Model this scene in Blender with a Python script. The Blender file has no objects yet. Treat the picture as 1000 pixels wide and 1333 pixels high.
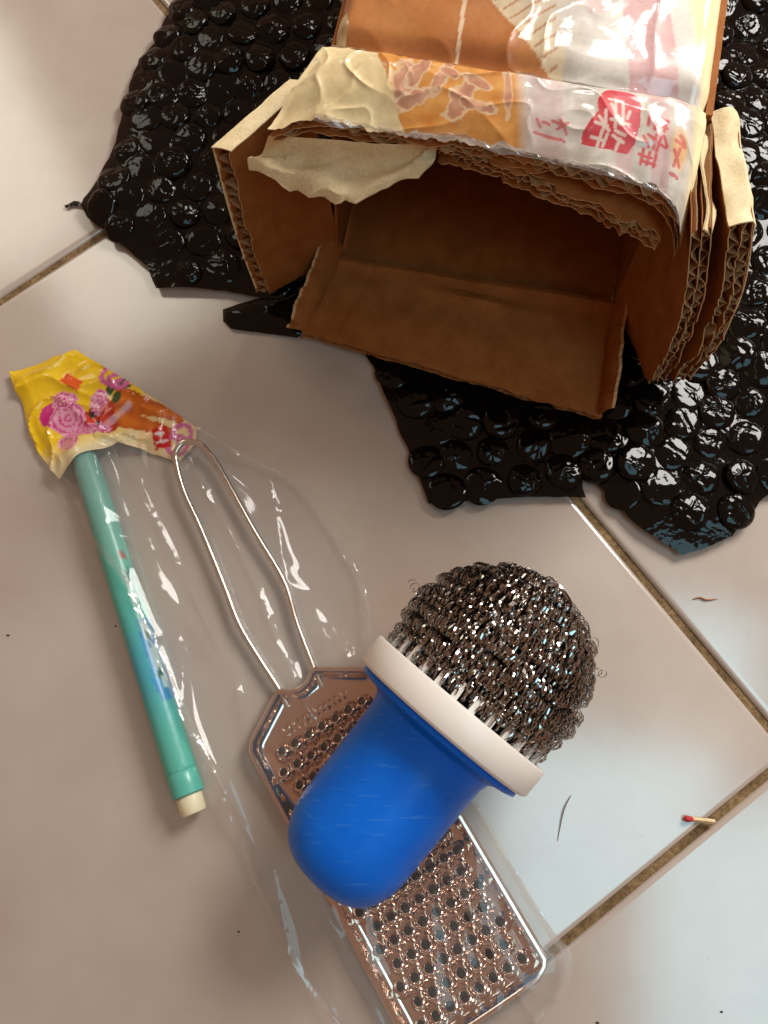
import bpy, bmesh, math, random
import numpy as np
from mathutils import Vector, Matrix, noise
from mathutils.geometry import delaunay_2d_cdt

random.seed(7)
SC = bpy.context.scene
COL = SC.collection
CM = 0.01

# ------------------------------------------------------------------ camera
cam_d = bpy.data.cameras.new('camera')
cam = bpy.data.objects.new('camera', cam_d)
COL.objects.link(cam)
cam_d.sensor_fit = 'VERTICAL'
cam_d.sensor_height = 36.0
cam_d.sensor_width = 27.0
cam_d.lens = 27.0
cam_d.clip_start = 0.01
cam_d.clip_end = 100
cam.matrix_world = Matrix((
    (0.998659, 0.0, 0.051769, 0.0),
    (0.012250, 0.971599, -0.236318, 0.0),
    (-0.050298, 0.236635, 0.970296, 0.29),
    (0, 0, 0, 1)))
SC.camera = cam

# ------------------------------------------------------------------ world and lamps
wd = bpy.data.worlds.new('World')
SC.world = wd
wd.use_nodes = True
bg = wd.node_tree.nodes['Background']
bg.inputs[0].default_value = (0.38, 0.20, 0.118, 1)
bg.inputs[1].default_value = 0.74


def area(name, loc, target, size, size_y, power, color):
    d = bpy.data.lights.new(name, 'AREA')
    d.shape = 'RECTANGLE'
    d.size = size
    d.size_y = size_y
    d.energy = power
    d.color = color
    o = bpy.data.objects.new(name, d)
    COL.objects.link(o)
    o.location = loc
    aim = Vector(target) - Vector(loc)
    o.rotation_euler = aim.to_track_quat('-Z', 'Y').to_euler() if abs(aim.x) + abs(aim.y) > 1e-6 else (0, 0, 0)
    return o


area('window_light', (0.47, 0.52, 0.54), (0.05, 0.10, 0.0), 0.30, 0.30, 7.0, (1.0, 0.965, 0.91))
area('doorway_light', (0.43, -0.27, 1.0), (0.43, -0.27, 0.0), 0.43, 0.56, 2.7, (0.42, 0.84, 1.0))
area('side_window_light', (-0.82, 1.08, 1.0), (-0.5, 0.65, 0.0), 0.36, 0.62, 2.0, (1.0, 1.0, 0.84))
area('back_window_light', (0.26, 0.98, 0.88), (0.05, 0.19, 0.1), 0.13, 0.17, 1.0, (1.0, 0.97, 0.92))

SC.view_settings.view_transform = 'Standard'
SC.view_settings.look = 'None'
SC.view_settings.exposure = 0.0
SC.view_settings.gamma = 1.0
SC.view_settings.use_curve_mapping = False
SC.cycles.max_bounces = 10
SC.cycles.transparent_max_bounces = 16
SC.cycles.caustics_reflective = False
SC.cycles.caustics_refractive = False


# ------------------------------------------------------------------ helpers
def lin(r, g, b):
    def f(c):
        c /= 255.0
        return c / 12.92 if c <= 0.04045 else ((c + 0.055) / 1.055) ** 2.4
    return (f(r), f(g), f(b), 1.0)


def nz(x, y, z=0.0):
    return noise.noise(Vector((x, y, z)))


def fold(x, y, z=0.0):
    """sharp creases: 0 on a crease, towards 1 away from it"""
    return min(1.0, abs(nz(x, y, z)) * 2.2)


def mk(name, verts, faces, mat, parent=None, origin=None, smooth=True, colors=None):
    """one mesh object from world-space points in centimetres"""
    if origin is None:
        origin = tuple(parent['o']) if parent is not None else (0, 0, 0)
    me = bpy.data.meshes.new(name)
    ox, oy, oz = origin
    me.from_pydata([((v[0] - ox) * CM, (v[1] - oy) * CM, (v[2] - oz) * CM) for v in verts], [], faces)
    me.update()
    if smooth:
        me.polygons.foreach_set('use_smooth', [True] * len(me.polygons))
        me.set_sharp_from_angle(angle=math.radians(38))
    for m in (mat if isinstance(mat, (list, tuple)) else [mat]):
        me.materials.append(m)
    if colors is not None:
        ca = me.color_attributes.new('print', 'FLOAT_COLOR', 'POINT')
        flat = []
        for c in colors:
            flat.extend(c if len(c) == 4 else (*c, 1.0))
        ca.data.foreach_set('color', flat)
    o = bpy.data.objects.new(name, me)
    COL.objects.link(o)
    if parent is not None:
        o.parent = parent
        po = parent['o'] if 'o' in parent else (0, 0, 0)
        o.location = ((ox - po[0]) * CM, (oy - po[1]) * CM, (oz - po[2]) * CM)
    else:
        o.location = (ox * CM, oy * CM, oz * CM)
    o['o'] = [float(ox), float(oy), float(oz)]
    return o


def inst(src, name, parent, pos, rotz=0.0, scale=1.0, sz=None):
    """another object sharing src mesh data, placed in cm"""
    o = bpy.data.objects.new(name, src)
    COL.objects.link(o)
    po = parent['o'] if parent is not None else (0, 0, 0)
    o.parent = parent
    o.location = ((pos[0] - po[0]) * CM, (pos[1] - po[1]) * CM, (pos[2] - po[2]) * CM)
    o.rotation_euler = (0, 0, rotz)
    o.scale = (scale, scale, scale if sz is None else sz)
    return o


def thing(name, label, cat, origin, group=None):
    o = bpy.data.objects.new(name, None)
    COL.objects.link(o)
    o.empty_display_size = 0.01
    o.location = tuple(c * CM for c in origin)
    o['o'] = [float(c) for c in origin]
    tag(o, label, cat, group)
    return o


def tag(o, label, cat, group=None):
    o['label'] = label
    o['category'] = cat
    if group:
        o['group'] = group


def grid(P, nu, nv, u0=0.0, u1=1.0, v0=0.0, v1=1.0):
    V = []
    for j in range(nv + 1):
        for i in range(nu + 1):
            V.append(P(u0 + (u1 - u0) * i / nu, v0 + (v1 - v0) * j / nv))
    F = []
    for j in range(nv):
        for i in range(nu):
            a = j * (nu + 1) + i
            F.append((a, a + 1, a + nu + 2, a + nu + 1))
    return V, F


def slab(Pa, Pb, nu, nv):
    """closed sheet between two parallel surfaces"""
    V, F = grid(Pa, nu, nv)
    W, G = grid(Pb, nu, nv)
    n = len(V)
    F = [tuple(reversed(f)) for f in F] + [tuple(i + n for i in f) for f in G]
    V = V + W
    for i in range(nu):
        F.append((i, i + 1, i + 1 + n, i + n))
        a = nv * (nu + 1) + i
        F.append((a + 1, a, a + n, a + 1 + n))
    for j in range(nv):
        a = j * (nu + 1)
        b = (j + 1) * (nu + 1)
        F.append((b, a, a + n, b + n))
        a += nu
        b += nu
        F.append((a, b, b + n, a + n))
    return V, F


def merge(parts):
    V, F = [], []
    for v, f in parts:
        n = len(V)
        V += v
        F += [tuple(i + n for i in q) for q in f]
    return V, F


def inside(poly, x, y):
    c = False
    n = len(poly)
    j = n - 1
    for i in range(n):
        xi, yi = poly[i]
        xj, yj = poly[j]
        if (yi > y) != (yj > y) and x < (xj - xi) * (y - yi) / (yj - yi) + xi:
            c = not c
        j = i
    return c


def dist_edge(poly, x, y):
    best = 1e9
    n = len(poly)
    for i in range(n):
        x0, y0 = poly[i]
        x1, y1 = poly[(i + 1) % n]
        dx, dy = x1 - x0, y1 - y0
        t = max(0, min(1, ((x - x0) * dx + (y - y0) * dy) / (dx * dx + dy * dy + 1e-12)))
        best = min(best, math.hypot(x - x0 - t * dx, y - y0 - t * dy))
    return best


def resample(poly, step, rough=0.0, seed=0.0, closed=True):
    out = []
    n = len(poly)
    for i in range(n if closed else n - 1):
        x0, y0 = poly[i]
        x1, y1 = poly[(i + 1) % n]
        L = math.hypot(x1 - x0, y1 - y0)
        k = max(1, int(L / step))
        for q in range(k):
            t = q / k
            x, y = x0 + (x1 - x0) * t, y0 + (y1 - y0) * t
            if rough:
                x += rough * nz(x * 1.7, y * 1.7, seed)
                y += rough * nz(x * 1.7, y * 1.7, seed + 9)
            out.append((x, y))
    return out


def sheet(poly, step, zf, holes=(), jitter=0.25):
    """triangulated sheet over an outline, with heights zf(x, y)"""
    pts = list(poly)
    edges = [(i, (i + 1) % len(poly)) for i in range(len(poly))]
    for h in holes:
        b = len(pts)
        pts += h
        edges += [(b + i, b + (i + 1) % len(h)) for i in range(len(h))]
    xs = [p[0] for p in poly]
    ys = [p[1] for p in poly]
    rnd = random.Random(3)
    hc = [(sum(p[0] for p in h) / len(h), sum(p[1] for p in h) / len(h),
           max(math.hypot(p[0] - h[0][0], p[1] - h[0][1]) for p in h) / 2) for h in holes]
    y = min(ys)
    r = 0
    while y < max(ys):
        x = min(xs) + (step / 2 if r % 2 else 0)
        while x < max(xs):
            px = x + rnd.uniform(-jitter, jitter) * step
            py = y + rnd.uniform(-jitter, jitter) * step
            if inside(poly, px, py) and dist_edge(poly, px, py) > step * 0.45 and \
               all(math.hypot(px - c[0], py - c[1]) > c[2] + step * 0.3 for c in hc):
                pts.append((px, py))
            x += step
        y += step * 0.866
        r += 1
    res = delaunay_2d_cdt([Vector(p) for p in pts], edges, [], 1, 1e-6)
    V2, F = res[0], [tuple(f) for f in res[2]]
    if holes:
        keep = []
        for f in F:
            cx = sum(V2[i].x for i in f) / len(f)
            cy = sum(V2[i].y for i in f) / len(f)
            if all(math.hypot(cx - c[0], cy - c[1]) > c[2] * 0.96 for c in hc):
                keep.append(f)
        F = keep
    up = []
    for f in F:
        a, b, c = V2[f[0]], V2[f[1]], V2[f[2]]
        up.append(f if (b.x - a.x) * (c.y - a.y) - (b.y - a.y) * (c.x - a.x) > 0 else tuple(reversed(f)))
    return [(v.x, v.y, zf(v.x, v.y)) for v in V2], up


def lathe(profile, seg, M):
    """profile: (axial, radius) pairs; M maps (axial, a, b) to world cm"""
    V, F = [], []
    for (s, r) in profile:
        for k in range(seg):
            a = 2 * math.pi * k / seg
            V.append(M(s, r * math.cos(a), r * math.sin(a)))
    for i in range(len(profile) - 1):
        for k in range(seg):
            k2 = (k + 1) % seg
            F.append((i * seg + k, i * seg + k2, (i + 1) * seg + k2, (i + 1) * seg + k))
    return V, F


def spline(pts, per=8):
    P = [Vector(p) for p in pts]
    out = []
    for i in range(len(P) - 1):
        p0 = P[max(0, i - 1)]
        p1, p2 = P[i], P[i + 1]
        p3 = P[min(len(P) - 1, i + 2)]
        for k in range(per):
            t = k / per
            out.append(0.5 * ((2 * p1) + (p2 - p0) * t + (2 * p0 - 5 * p1 + 4 * p2 - p3) * t * t
                              + (3 * p1 - p0 - 3 * p2 + p3) * t ** 3))
    out.append(P[-1])
    return out


def tube(pts, rad, seg=8, caps=True):
    pts = [Vector(p) for p in pts]
    V, F = [], []
    n = len(pts)
    up = Vector((0, 0, 1))
    for i, p in enumerate(pts):
        t = (pts[min(n - 1, i + 1)] - pts[max(0, i - 1)]).normalized()
        s = t.cross(up)
        if s.length < 1e-4:
            s = Vector((1, 0, 0))
        s.normalize()
        q = s.cross(t)
        r = rad(i / (n - 1)) if callable(rad) else rad
        for k in range(seg):
            a = 2 * math.pi * k / seg
            V.append(tuple(p + s * (r * math.cos(a)) + q * (r * math.sin(a))))
    for i in range(n - 1):
        for k in range(seg):
            k2 = (k + 1) % seg
            F.append((i * seg + k, (i + 1) * seg + k, (i + 1) * seg + k2, i * seg + k2))
    if caps:
        F.append(tuple(range(seg)))
        F.append(tuple(reversed(range((n - 1) * seg, n * seg))))
    return V, F


# ------------------------------------------------------------------ materials
def new_mat(name):
    m = bpy.data.materials.new(name)
    m.use_nodes = True
    nt = m.node_tree
    return m, nt, nt.nodes['Principled BSDF'], nt.nodes['Material Output']


def N(nt, typ, **kw):
    n = nt.nodes.new(typ)
    for k, v in kw.items():
        if k in n.inputs:
            n.inputs[k].default_value = v
        else:
            setattr(n, k, v)
    return n


def obj_coords(nt, scale=100.0):
    """object coordinates in centimetres"""
    tc = N(nt, 'ShaderNodeTexCoord')
    mp = N(nt, 'ShaderNodeMapping')
    mp.inputs['Scale'].default_value = (scale, scale, scale)
    nt.links.new(tc.outputs['Object'], mp.inputs[0])
    return mp.outputs[0]


def noise_ramp(nt, vec, scale, detail, c0, c1, p0=0.35, p1=0.65, rough=0.55):
    n = N(nt, 'ShaderNodeTexNoise')
    n.inputs['Scale'].default_value = scale
    n.inputs['Detail'].default_value = detail
    n.inputs['Roughness'].default_value = rough
    nt.links.new(vec, n.inputs['Vector'])
    r = N(nt, 'ShaderNodeValToRGB')
    r.color_ramp.elements[0].position = p0
    r.color_ramp.elements[1].position = p1
    r.color_ramp.elements[0].color = c0
    r.color_ramp.elements[1].color = c1
    nt.links.new(n.outputs[0], r.inputs[0])
    return r.outputs[0], n.outputs[0]


def bump(nt, b, h, strength, dist=0.0004):
    bp = N(nt, 'ShaderNodeBump')
    bp.inputs['Strength'].default_value = strength
    bp.inputs['Distance'].default_value = dist
    nt.links.new(h, bp.inputs['Height'])
    nt.links.new(bp.outputs[0], b.inputs['Normal'])
    return bp


def plain(name, col, rough=0.5, metal=0.0, spec=0.5, bscale=0, bstr=0.2, bdist=0.0002, var=0.0, vscale=1.0, coat=0):
    m, nt, b, out = new_mat(name)
    b.inputs['Base Color'].default_value = col
    b.inputs['Roughness'].default_value = rough
    b.inputs['Metallic'].default_value = metal
    b.inputs['Specular IOR Level'].default_value = spec
    b.inputs['Coat Weight'].default_value = coat
    b.inputs['Coat Roughness'].default_value = 0.08
    v = obj_coords(nt)
    if var:
        c0 = tuple(max(0, c * (1 - var)) for c in col[:3]) + (1,)
        c1 = tuple(min(1, c * (1 + var)) for c in col[:3]) + (1,)
        c, _ = noise_ramp(nt, v, vscale, 5, c0, c1, 0.3, 0.7)
        nt.links.new(c, b.inputs['Base Color'])
    if bscale:
        n = N(nt, 'ShaderNodeTexNoise')
        n.inputs['Scale'].default_value = bscale
        n.inputs['Detail'].default_value = 4
        nt.links.new(v, n.inputs['Vector'])
        bump(nt, b, n.outputs[0], bstr, bdist)
    return m


def tile_mat():
    m, nt, b, out = new_mat('glazed_tile')
    tc = N(nt, 'ShaderNodeTexCoord')
    geo = N(nt, 'ShaderNodeNewGeometry')
    mp = N(nt, 'ShaderNodeMapping')
    mp.inputs['Scale'].default_value = (100, 100, 100)
    nt.links.new(geo.outputs['Position'], mp.inputs[0])
    c, _ = noise_ramp(nt, mp.outputs[0], 0.16, 6, lin(182, 167, 155), lin(194, 182, 171), 0.35, 0.65)
    d, h = noise_ramp(nt, mp.outputs[0], 11.0, 3, (1, 1, 1, 1), (0.62, 0.55, 0.48, 1), 0.70, 0.76)
    mx = N(nt, 'ShaderNodeMixRGB', blend_type='MULTIPLY')
    mx.inputs[0].default_value = 1.0
    nt.links.new(c, mx.inputs[1])
    nt.links.new(d, mx.inputs[2])
    nt.links.new(mx.outputs[0], b.inputs['Base Color'])
    r = N(nt, 'ShaderNodeMapRange')
    r.inputs['To Min'].default_value = 0.17
    r.inputs['To Max'].default_value = 0.22
    nt.links.new(h, r.inputs[0])
    nt.links.new(r.outputs[0], b.inputs['Roughness'])
    b.inputs['Specular IOR Level'].default_value = 1.0
    b.inputs['Coat Weight'].default_value = 1.0
    b.inputs['Coat Roughness'].default_value = 0.16
    n = N(nt, 'ShaderNodeTexNoise')
    n.inputs['Scale'].default_value = 0.9
    n.inputs['Detail'].default_value = 2
    nt.links.new(mp.outputs[0], n.inputs['Vector'])
    bump(nt, b, n.outputs[0], 0.10, 0.0006)
    return m


def grout_mat():
    m, nt, b, out = new_mat('grout')
    v = obj_coords(nt)
    c, h = noise_ramp(nt, v, 6.0, 8, lin(96, 74, 46), lin(168, 138, 96), 0.32, 0.68, 0.7)
    c2, h2 = noise_ramp(nt, v, 0.7, 4, (0.55, 0.5, 0.45, 1), (1, 1, 1, 1), 0.35, 0.6)
    mx = N(nt, 'ShaderNodeMixRGB', blend_type='MULTIPLY')
    mx.inputs[0].default_value = 1.0
    nt.links.new(c, mx.inputs[1])
    nt.links.new(c2, mx.inputs[2])
    nt.links.new(mx.outputs[0], b.inputs['Base Color'])
    b.inputs['Roughness'].default_value = 0.9
    bump(nt, b, h, 0.9, 0.0008)
    return m


def kraft_mat(name, c0, c1, rough=0.75):
    m, nt, b, out = new_mat(name)
    v = obj_coords(nt)
    c, h = noise_ramp(nt, v, 1.1, 8, c0, c1, 0.3, 0.7, 0.65)
    f, fh = noise_ramp(nt, v, 14.0, 4, (0.86, 0.85, 0.83, 1), (1, 1, 1, 1), 0.35, 0.55)
    mx = N(nt, 'ShaderNodeMixRGB', blend_type='MULTIPLY')
    mx.inputs[0].default_value = 1.0
    nt.links.new(c, mx.inputs[1])
    nt.links.new(f, mx.inputs[2])
    nt.links.new(mx.outputs[0], b.inputs['Base Color'])
    b.inputs['Roughness'].default_value = rough
    b.inputs['Specular IOR Level'].default_value = 0.25
    ad = N(nt, 'ShaderNodeMath', operation='MULTIPLY_ADD')
    ad.inputs[1].default_value = 0.35
    big = N(nt, 'ShaderNodeTexNoise')
    big.inputs['Scale'].default_value = 1.3
    big.inputs['Detail'].default_value = 3
    nt.links.new(v, big.inputs['Vector'])
    nt.links.new(fh, ad.inputs[0])
    nt.links.new(big.outputs[0], ad.inputs[2])
    bump(nt, b, ad.outputs[0], 0.3, 0.0006)
    return m


def print_mat(name, rough, coat, grain=0.12):
    m, nt, b, out = new_mat(name)
    at = N(nt, 'ShaderNodeVertexColor', layer_name='print')
    v = obj_coords(nt)
    f, fh = noise_ramp(nt, v, 5.0, 6, (1 - grain, 1 - grain, 1 - grain, 1), (1, 1, 1, 1), 0.3, 0.6)
    mx = N(nt, 'ShaderNodeMixRGB', blend_type='MULTIPLY')
    mx.inputs[0].default_value = 1.0
    nt.links.new(at.outputs[0], mx.inputs[1])
    nt.links.new(f, mx.inputs[2])
    nt.links.new(mx.outputs[0], b.inputs['Base Color'])
    b.inputs['Roughness'].default_value = rough
    b.inputs['Coat Weight'].default_value = coat
    b.inputs['Coat Roughness'].default_value = 0.1
    n = N(nt, 'ShaderNodeTexNoise')
    n.inputs['Scale'].default_value = 1.6
    n.inputs['Detail'].default_value = 4
    nt.links.new(v, n.inputs['Vector'])
    bump(nt, b, n.outputs[0], 0.25, 0.001)
    return m


def clear_film(name, gloss_rough, haze, tint, bscale, bstr, bdist, ior=1.5, gain=1.0):
    """thin clear plastic: mostly see-through, glossy where light catches"""
    m, nt, b, out = new_mat(name)
    nt.nodes.remove(b)
    tr = N(nt, 'ShaderNodeBsdfTransparent')
    tr.inputs[0].default_value = tint
    gl = N(nt, 'ShaderNodeBsdfGlossy')
    gl.inputs['Roughness'].default_value = gloss_rough
    di = N(nt, 'ShaderNodeBsdfDiffuse')
    di.inputs[0].default_value = (0.8, 0.8, 0.78, 1)
    ge = N(nt, 'ShaderNodeNewGeometry')
    dt = N(nt, 'ShaderNodeVectorMath', operation='DOT_PRODUCT')
    nt.links.new(ge.outputs['Normal'], dt.inputs[0])
    nt.links.new(ge.outputs['Incoming'], dt.inputs[1])
    prev = dt.outputs['Value']
    for op, val in (('ABSOLUTE', None), ('SUBTRACT', 1.0), ('POWER', 5.0), ('MULTIPLY_ADD', 0.9 * gain), ('MINIMUM', 1.0)):
        q = N(nt, 'ShaderNodeMath', operation=op)
        if op == 'SUBTRACT':
            q.inputs[0].default_value = val
            nt.links.new(prev, q.inputs[1])
        else:
            nt.links.new(prev, q.inputs[0])
            if val is not None:
                q.inputs[1].default_value = val
            if op == 'MULTIPLY_ADD':
                q.inputs[2].default_value = 0.05 * gain
        prev = q.outputs[0]
    mu = q
    v = obj_coords(nt)
    n = N(nt, 'ShaderNodeTexNoise')
    n.inputs['Scale'].default_value = bscale
    n.inputs['Detail'].default_value = 3
    nt.links.new(v, n.inputs['Vector'])
    ab = N(nt, 'ShaderNodeMath', operation='ABSOLUTE')
    sb = N(nt, 'ShaderNodeMath', operation='SUBTRACT')
    sb.inputs[1].default_value = 0.5
    nt.links.new(n.outputs[0], sb.inputs[0])
    nt.links.new(sb.outputs[0], ab.inputs[0])
    bp = N(nt, 'ShaderNodeBump')
    bp.inputs['Strength'].default_value = bstr
    bp.inputs['Distance'].default_value = bdist
    nt.links.new(ab.outputs[0], bp.inputs['Height'])
    nt.links.new(bp.outputs[0], gl.inputs['Normal'])
    m1 = N(nt, 'ShaderNodeMixShader')
    m1.inputs[0].default_value = haze
    nt.links.new(tr.outputs[0], m1.inputs[1])
    nt.links.new(di.outputs[0], m1.inputs[2])
    m2 = N(nt, 'ShaderNodeMixShader')
    nt.links.new(mu.outputs[0], m2.inputs[0])
    nt.links.new(m1.outputs[0], m2.inputs[1])
    nt.links.new(gl.outputs[0], m2.inputs[2])
    nt.links.new(m2.outputs[0], out.inputs[0])
    return m


def wrap_mat():
    m, nt, b, out = new_mat('black_bubble_film')
    v = obj_coords(nt)
    b.inputs['Base Color'].default_value = (0.003, 0.0026, 0.0022, 1)
    b.inputs['Roughness'].default_value = 0.075
    b.inputs['Specular IOR Level'].default_value = 0.27
    n = N(nt, 'ShaderNodeTexNoise')
    n.inputs['Scale'].default_value = 1.7
    n.inputs['Detail'].default_value = 2
    nt.links.new(v, n.inputs['Vector'])
    ab = N(nt, 'ShaderNodeMath', operation='SUBTRACT')
    ab.inputs[1].default_value = 0.5
    a2 = N(nt, 'ShaderNodeMath', operation='ABSOLUTE')
    nt.links.new(n.outputs[0], ab.inputs[0])
    nt.links.new(ab.outputs[0], a2.inputs[0])
    bump(nt, b, a2.outputs[0], 0.3, 0.0012)
    tr = N(nt, 'ShaderNodeBsdfTransparent')
    tr.inputs[0].default_value = (0.75, 0.62, 0.5, 1)
    mx = N(nt, 'ShaderNodeMixShader')
    mx.inputs[0].default_value = 0.04
    nt.links.new(b.outputs[0], mx.inputs[1])
    nt.links.new(tr.outputs[0], mx.inputs[2])
    nt.links.new(mx.outputs[0], out.inputs[0])
    return m


def scuffed_blue():
    m, nt, b, out = new_mat('scuffed_blue_plastic')
    v = obj_coords(nt)
    c, h = noise_ramp(nt, v, 0.7, 5, lin(0, 100, 214), lin(0, 110, 226), 0.3, 0.7)
    mp = N(nt, 'ShaderNodeMapping')
    mp.inputs['Rotation'].default_value = (0.3, 0.2, 0.95)
    mp.inputs['Scale'].default_value = (0.6, 9.0, 3.0)
    nt.links.new(v, mp.inputs[0])
    sc, sh = noise_ramp(nt, mp.outputs[0], 1.0, 3, (0, 0, 0, 1), (1, 1, 1, 1), 0.62, 0.68)
    mx = N(nt, 'ShaderNodeMixRGB', blend_type='MIX')
    fa = N(nt, 'ShaderNodeMath', operation='MULTIPLY')
    fa.inputs[1].default_value = 0.35
    nt.links.new(sc, fa.inputs[0])
    nt.links.new(fa.outputs[0], mx.inputs[0])
    nt.links.new(c, mx.inputs[1])
    mx.inputs[2].default_value = lin(70, 140, 214)
    nt.links.new(mx.outputs[0], b.inputs['Base Color'])
    n = N(nt, 'ShaderNodeTexNoise')
    n.inputs['Scale'].default_value = 1.4
    n.inputs['Detail'].default_value = 7
    nt.links.new(v, n.inputs['Vector'])
    r = N(nt, 'ShaderNodeMapRange')
    r.inputs['To Min'].default_value = 0.22
    r.inputs['To Max'].default_value = 0.5
    nt.links.new(n.outputs[0], r.inputs[0])
    nt.links.new(r.outputs[0], b.inputs['Roughness'])
    b.inputs['Specular IOR Level'].default_value = 0.3
    bump(nt, b, sh, 0.15, 0.0002)
    return m


M_TILE = tile_mat()
M_GROUT = grout_mat()
M_KRAFT = kraft_mat('kraft_board', lin(142, 80, 31), lin(166, 104, 50))
M_FLUTE = kraft_mat('kraft_fluting', lin(140, 104, 70), lin(176, 138, 98))
M_FIBRE = kraft_mat('torn_paper_fibre', lin(186, 146, 100), lin(214, 180, 136), 0.9)
M_CREAM = kraft_mat('cream_paper', lin(222, 198, 152), lin(242, 224, 182), 0.55)
M_PRINT = print_mat('printed_board', 0.45, 0.35)
M_LABEL = print_mat('printed_film', 0.28, 0.5, 0.05)
M_PENBODY = print_mat('printed_pen_plastic', 0.38, 0.2, 0.03)
M_TAPE = clear_film('clear_packing_tape', 0.08, 0.02, (0.995, 0.985, 0.96, 1), 0.9, 0.25, 0.001, 1.5, 1.2)
M_BAG = clear_film('clear_bag_film', 0.07, 0.075, (0.985, 0.98, 0.975, 1), 0.5, 0.05, 0.0006, 1.5, 0.62)
M_WELD = clear_film('welded_film', 0.10, 0.12, (0.97, 0.96, 0.94, 1), 2.0, 0.4, 0.001, 1.5, 1.6)
M_LIP = clear_film('crinkled_tape', 0.12, 0.30, (0.97, 0.95, 0.92, 1), 2.0, 0.5, 0.001, 1.5, 2.0)
M_WRAP = wrap_mat()
M_STEEL = plain('stainless_steel', (0.74, 0.585, 0.505, 1), 0.14, 1.0, bscale=3, bstr=0.15, bdist=0.0004)
M_WIRE = plain('polished_wire', (0.72, 0.68, 0.62, 1), 0.2, 1.0)
M_WOOL = plain('steel_wool_ribbon', (0.40, 0.375, 0.35, 1), 0.16, 1.0)
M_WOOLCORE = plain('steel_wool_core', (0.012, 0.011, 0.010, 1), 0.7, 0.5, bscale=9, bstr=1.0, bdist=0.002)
M_BLUE = scuffed_blue()
M_WHITE = plain('white_plastic', lin(240, 234, 226), 0.4, bscale=10, bstr=0.06, bdist=0.0001, var=0.02)
M_PLUG = plain('cream_plastic', lin(226, 214, 178), 0.45, var=0.03)
M_WOOD = plain('match_wood', lin(226, 200, 158), 0.7, var=0.15, vscale=6)
M_RED = plain('match_head', lin(190, 40, 50), 0.7, bscale=20, bstr=0.6)
M_DIRT = plain('dark_dirt', lin(60, 44, 32), 0.9)
M_SPLINT = plain('brown_splinter', lin(150, 92, 48), 0.8, var=0.3, vscale=8)
M_HAIR = plain('dark_fibre', lin(70, 54, 40), 0.6)

# ------------------------------------------------------------------ floor
TA = Vector((0.604, -0.797))
TB = Vector((0.797, 0.604))
T = 33.3
GAP = 0.29
fl = mk('floor', [(-90, -90, -0.14), (90, -90, -0.14), (90, 90, -0.14), (-90, 90, -0.14)], [(0, 1, 2, 3)], M_GROUT)
fl['kind'] = 'structure'
# one tile: pillowed edge, 7 mm thick
h = (T - GAP) / 2
prof = [(h, -0.7), (h, -0.16), (h - 0.03, -0.07), (h - 0.09, -0.02), (h - 0.2, 0.0)]
tv, tf = [], []
for (e, z) in prof:
    rr = 0.12
    ring = []
    for sx, sy, a0 in ((1, 1, 0), (-1, 1, 90), (-1, -1, 180), (1, -1, 270)):
        for k in range(4):
            a = math.radians(a0 + 30 * k)
            ring.append((sx * (e - rr) + rr * math.cos(a), sy * (e - rr) + rr * math.sin(a), z))
    tv += ring
n = 16
for i in range(len(prof) - 1):
    for k in range(n):
        tf.append((i * n + k, i * n + (k + 1) % n, (i + 1) * n + (k + 1) % n, (i + 1) * n + k))
tf.append(tuple(range((len(prof) - 1) * n, len(prof) * n)))
tile_me = None
rt = random.Random(5)
for i in range(-2, 3):
    for j in range(-2, 3):
        c = TA * (9.23 - T / 2 + T * i) + TB * (9.29 - T / 2 + T * j)
        if tile_me is None:
            o = mk('floor_tile', tv, tf, M_TILE, fl, (0, 0, 0), smooth=True)
            tile_me = o.data
        else:
            o = inst(tile_me, 'floor_tile', fl, (0, 0, 0))
        o.location = (c.x * CM, c.y * CM, 0.0014 if False else 0.0)
        o.rotation_euler = (rt.uniform(-.0012, .0012), rt.uniform(-.0012, .0012), math.atan2(TA.y, TA.x))

# ------------------------------------------------------------------ bubble wrap
WRAP = [(-11.62, 38.29), (22.04, 36.46), (18.43, 11.37), (14.72, 8.93), (12.88, 7.58), (11.47, 6.02), (9.6, 5.32),
        (7.99, 6.48), (6.93, 7.74), (5.98, 8.96), (6.17, 7.56), (4.32, 7.59), (2.0, 7.44), (0.24, 7.29), (-0.2, 8.36),
        (-0.65, 9.61), (-1.42, 11.53), (-2.22, 13.42), (-3.5, 14.9), (-5.28, 15.96), (-8.36, 16.51), (-10.16, 16.68),
        (-11.31, 16.7), (-11.72, 17.67), (-13.17, 18.98), (-14.57, 20.13), (-14.94, 20.71), (-14.46, 21.66),
        (-13.64, 23.78), (-13.54, 24.57), (-13.36, 26.39), (-13.0, 28.25), (-12.36, 29.07), (-12.03, 30.35),
        (-11.54, 31.41)]
BOXFOOT = [(-5.2, 14.4), (6.9, 10.7), (8.1, 15.3), (12, 33), (1, 34), (-3.7, 17.8)]


def zwrap(x, y):
    base = 0.22 + 0.10 * nz(x * .35, y * .35, 3.1) + 0.10
    lift = 0.55 * max(0.0, nz(x * .16, y * .16, 7.7) + 0.25)
    lift += 0.9 * max(0.0, (x - 9.5) / 9) * (0.6 + 0.4 * nz(x * .3, y * .3, 1.3)) * max(0, min(1, (y - 8) / 6))
    lift += 0.5 * max(0.0, (-x - 6) / 8) * max(0, min(1, (y - 17) / 4))
    if inside(BOXFOOT, x, y):
        lift = 0.0
        base = min(base * 0.5, 0.2)
    else:
        d = dist_edge(BOXFOOT, x, y)
        lift *= min(1.0, d / 1.5)
        base = min(base * (0.5 + 0.5 * min(1, d)), 0.2 + 0.4 * d)
    e = dist_edge(WRAP, x, y)
    lift *= min(1.0, e / 1.5 + 0.15)
    return base + lift + 0.05 * (1 - fold(x * .7, y * .7, 5))


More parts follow.
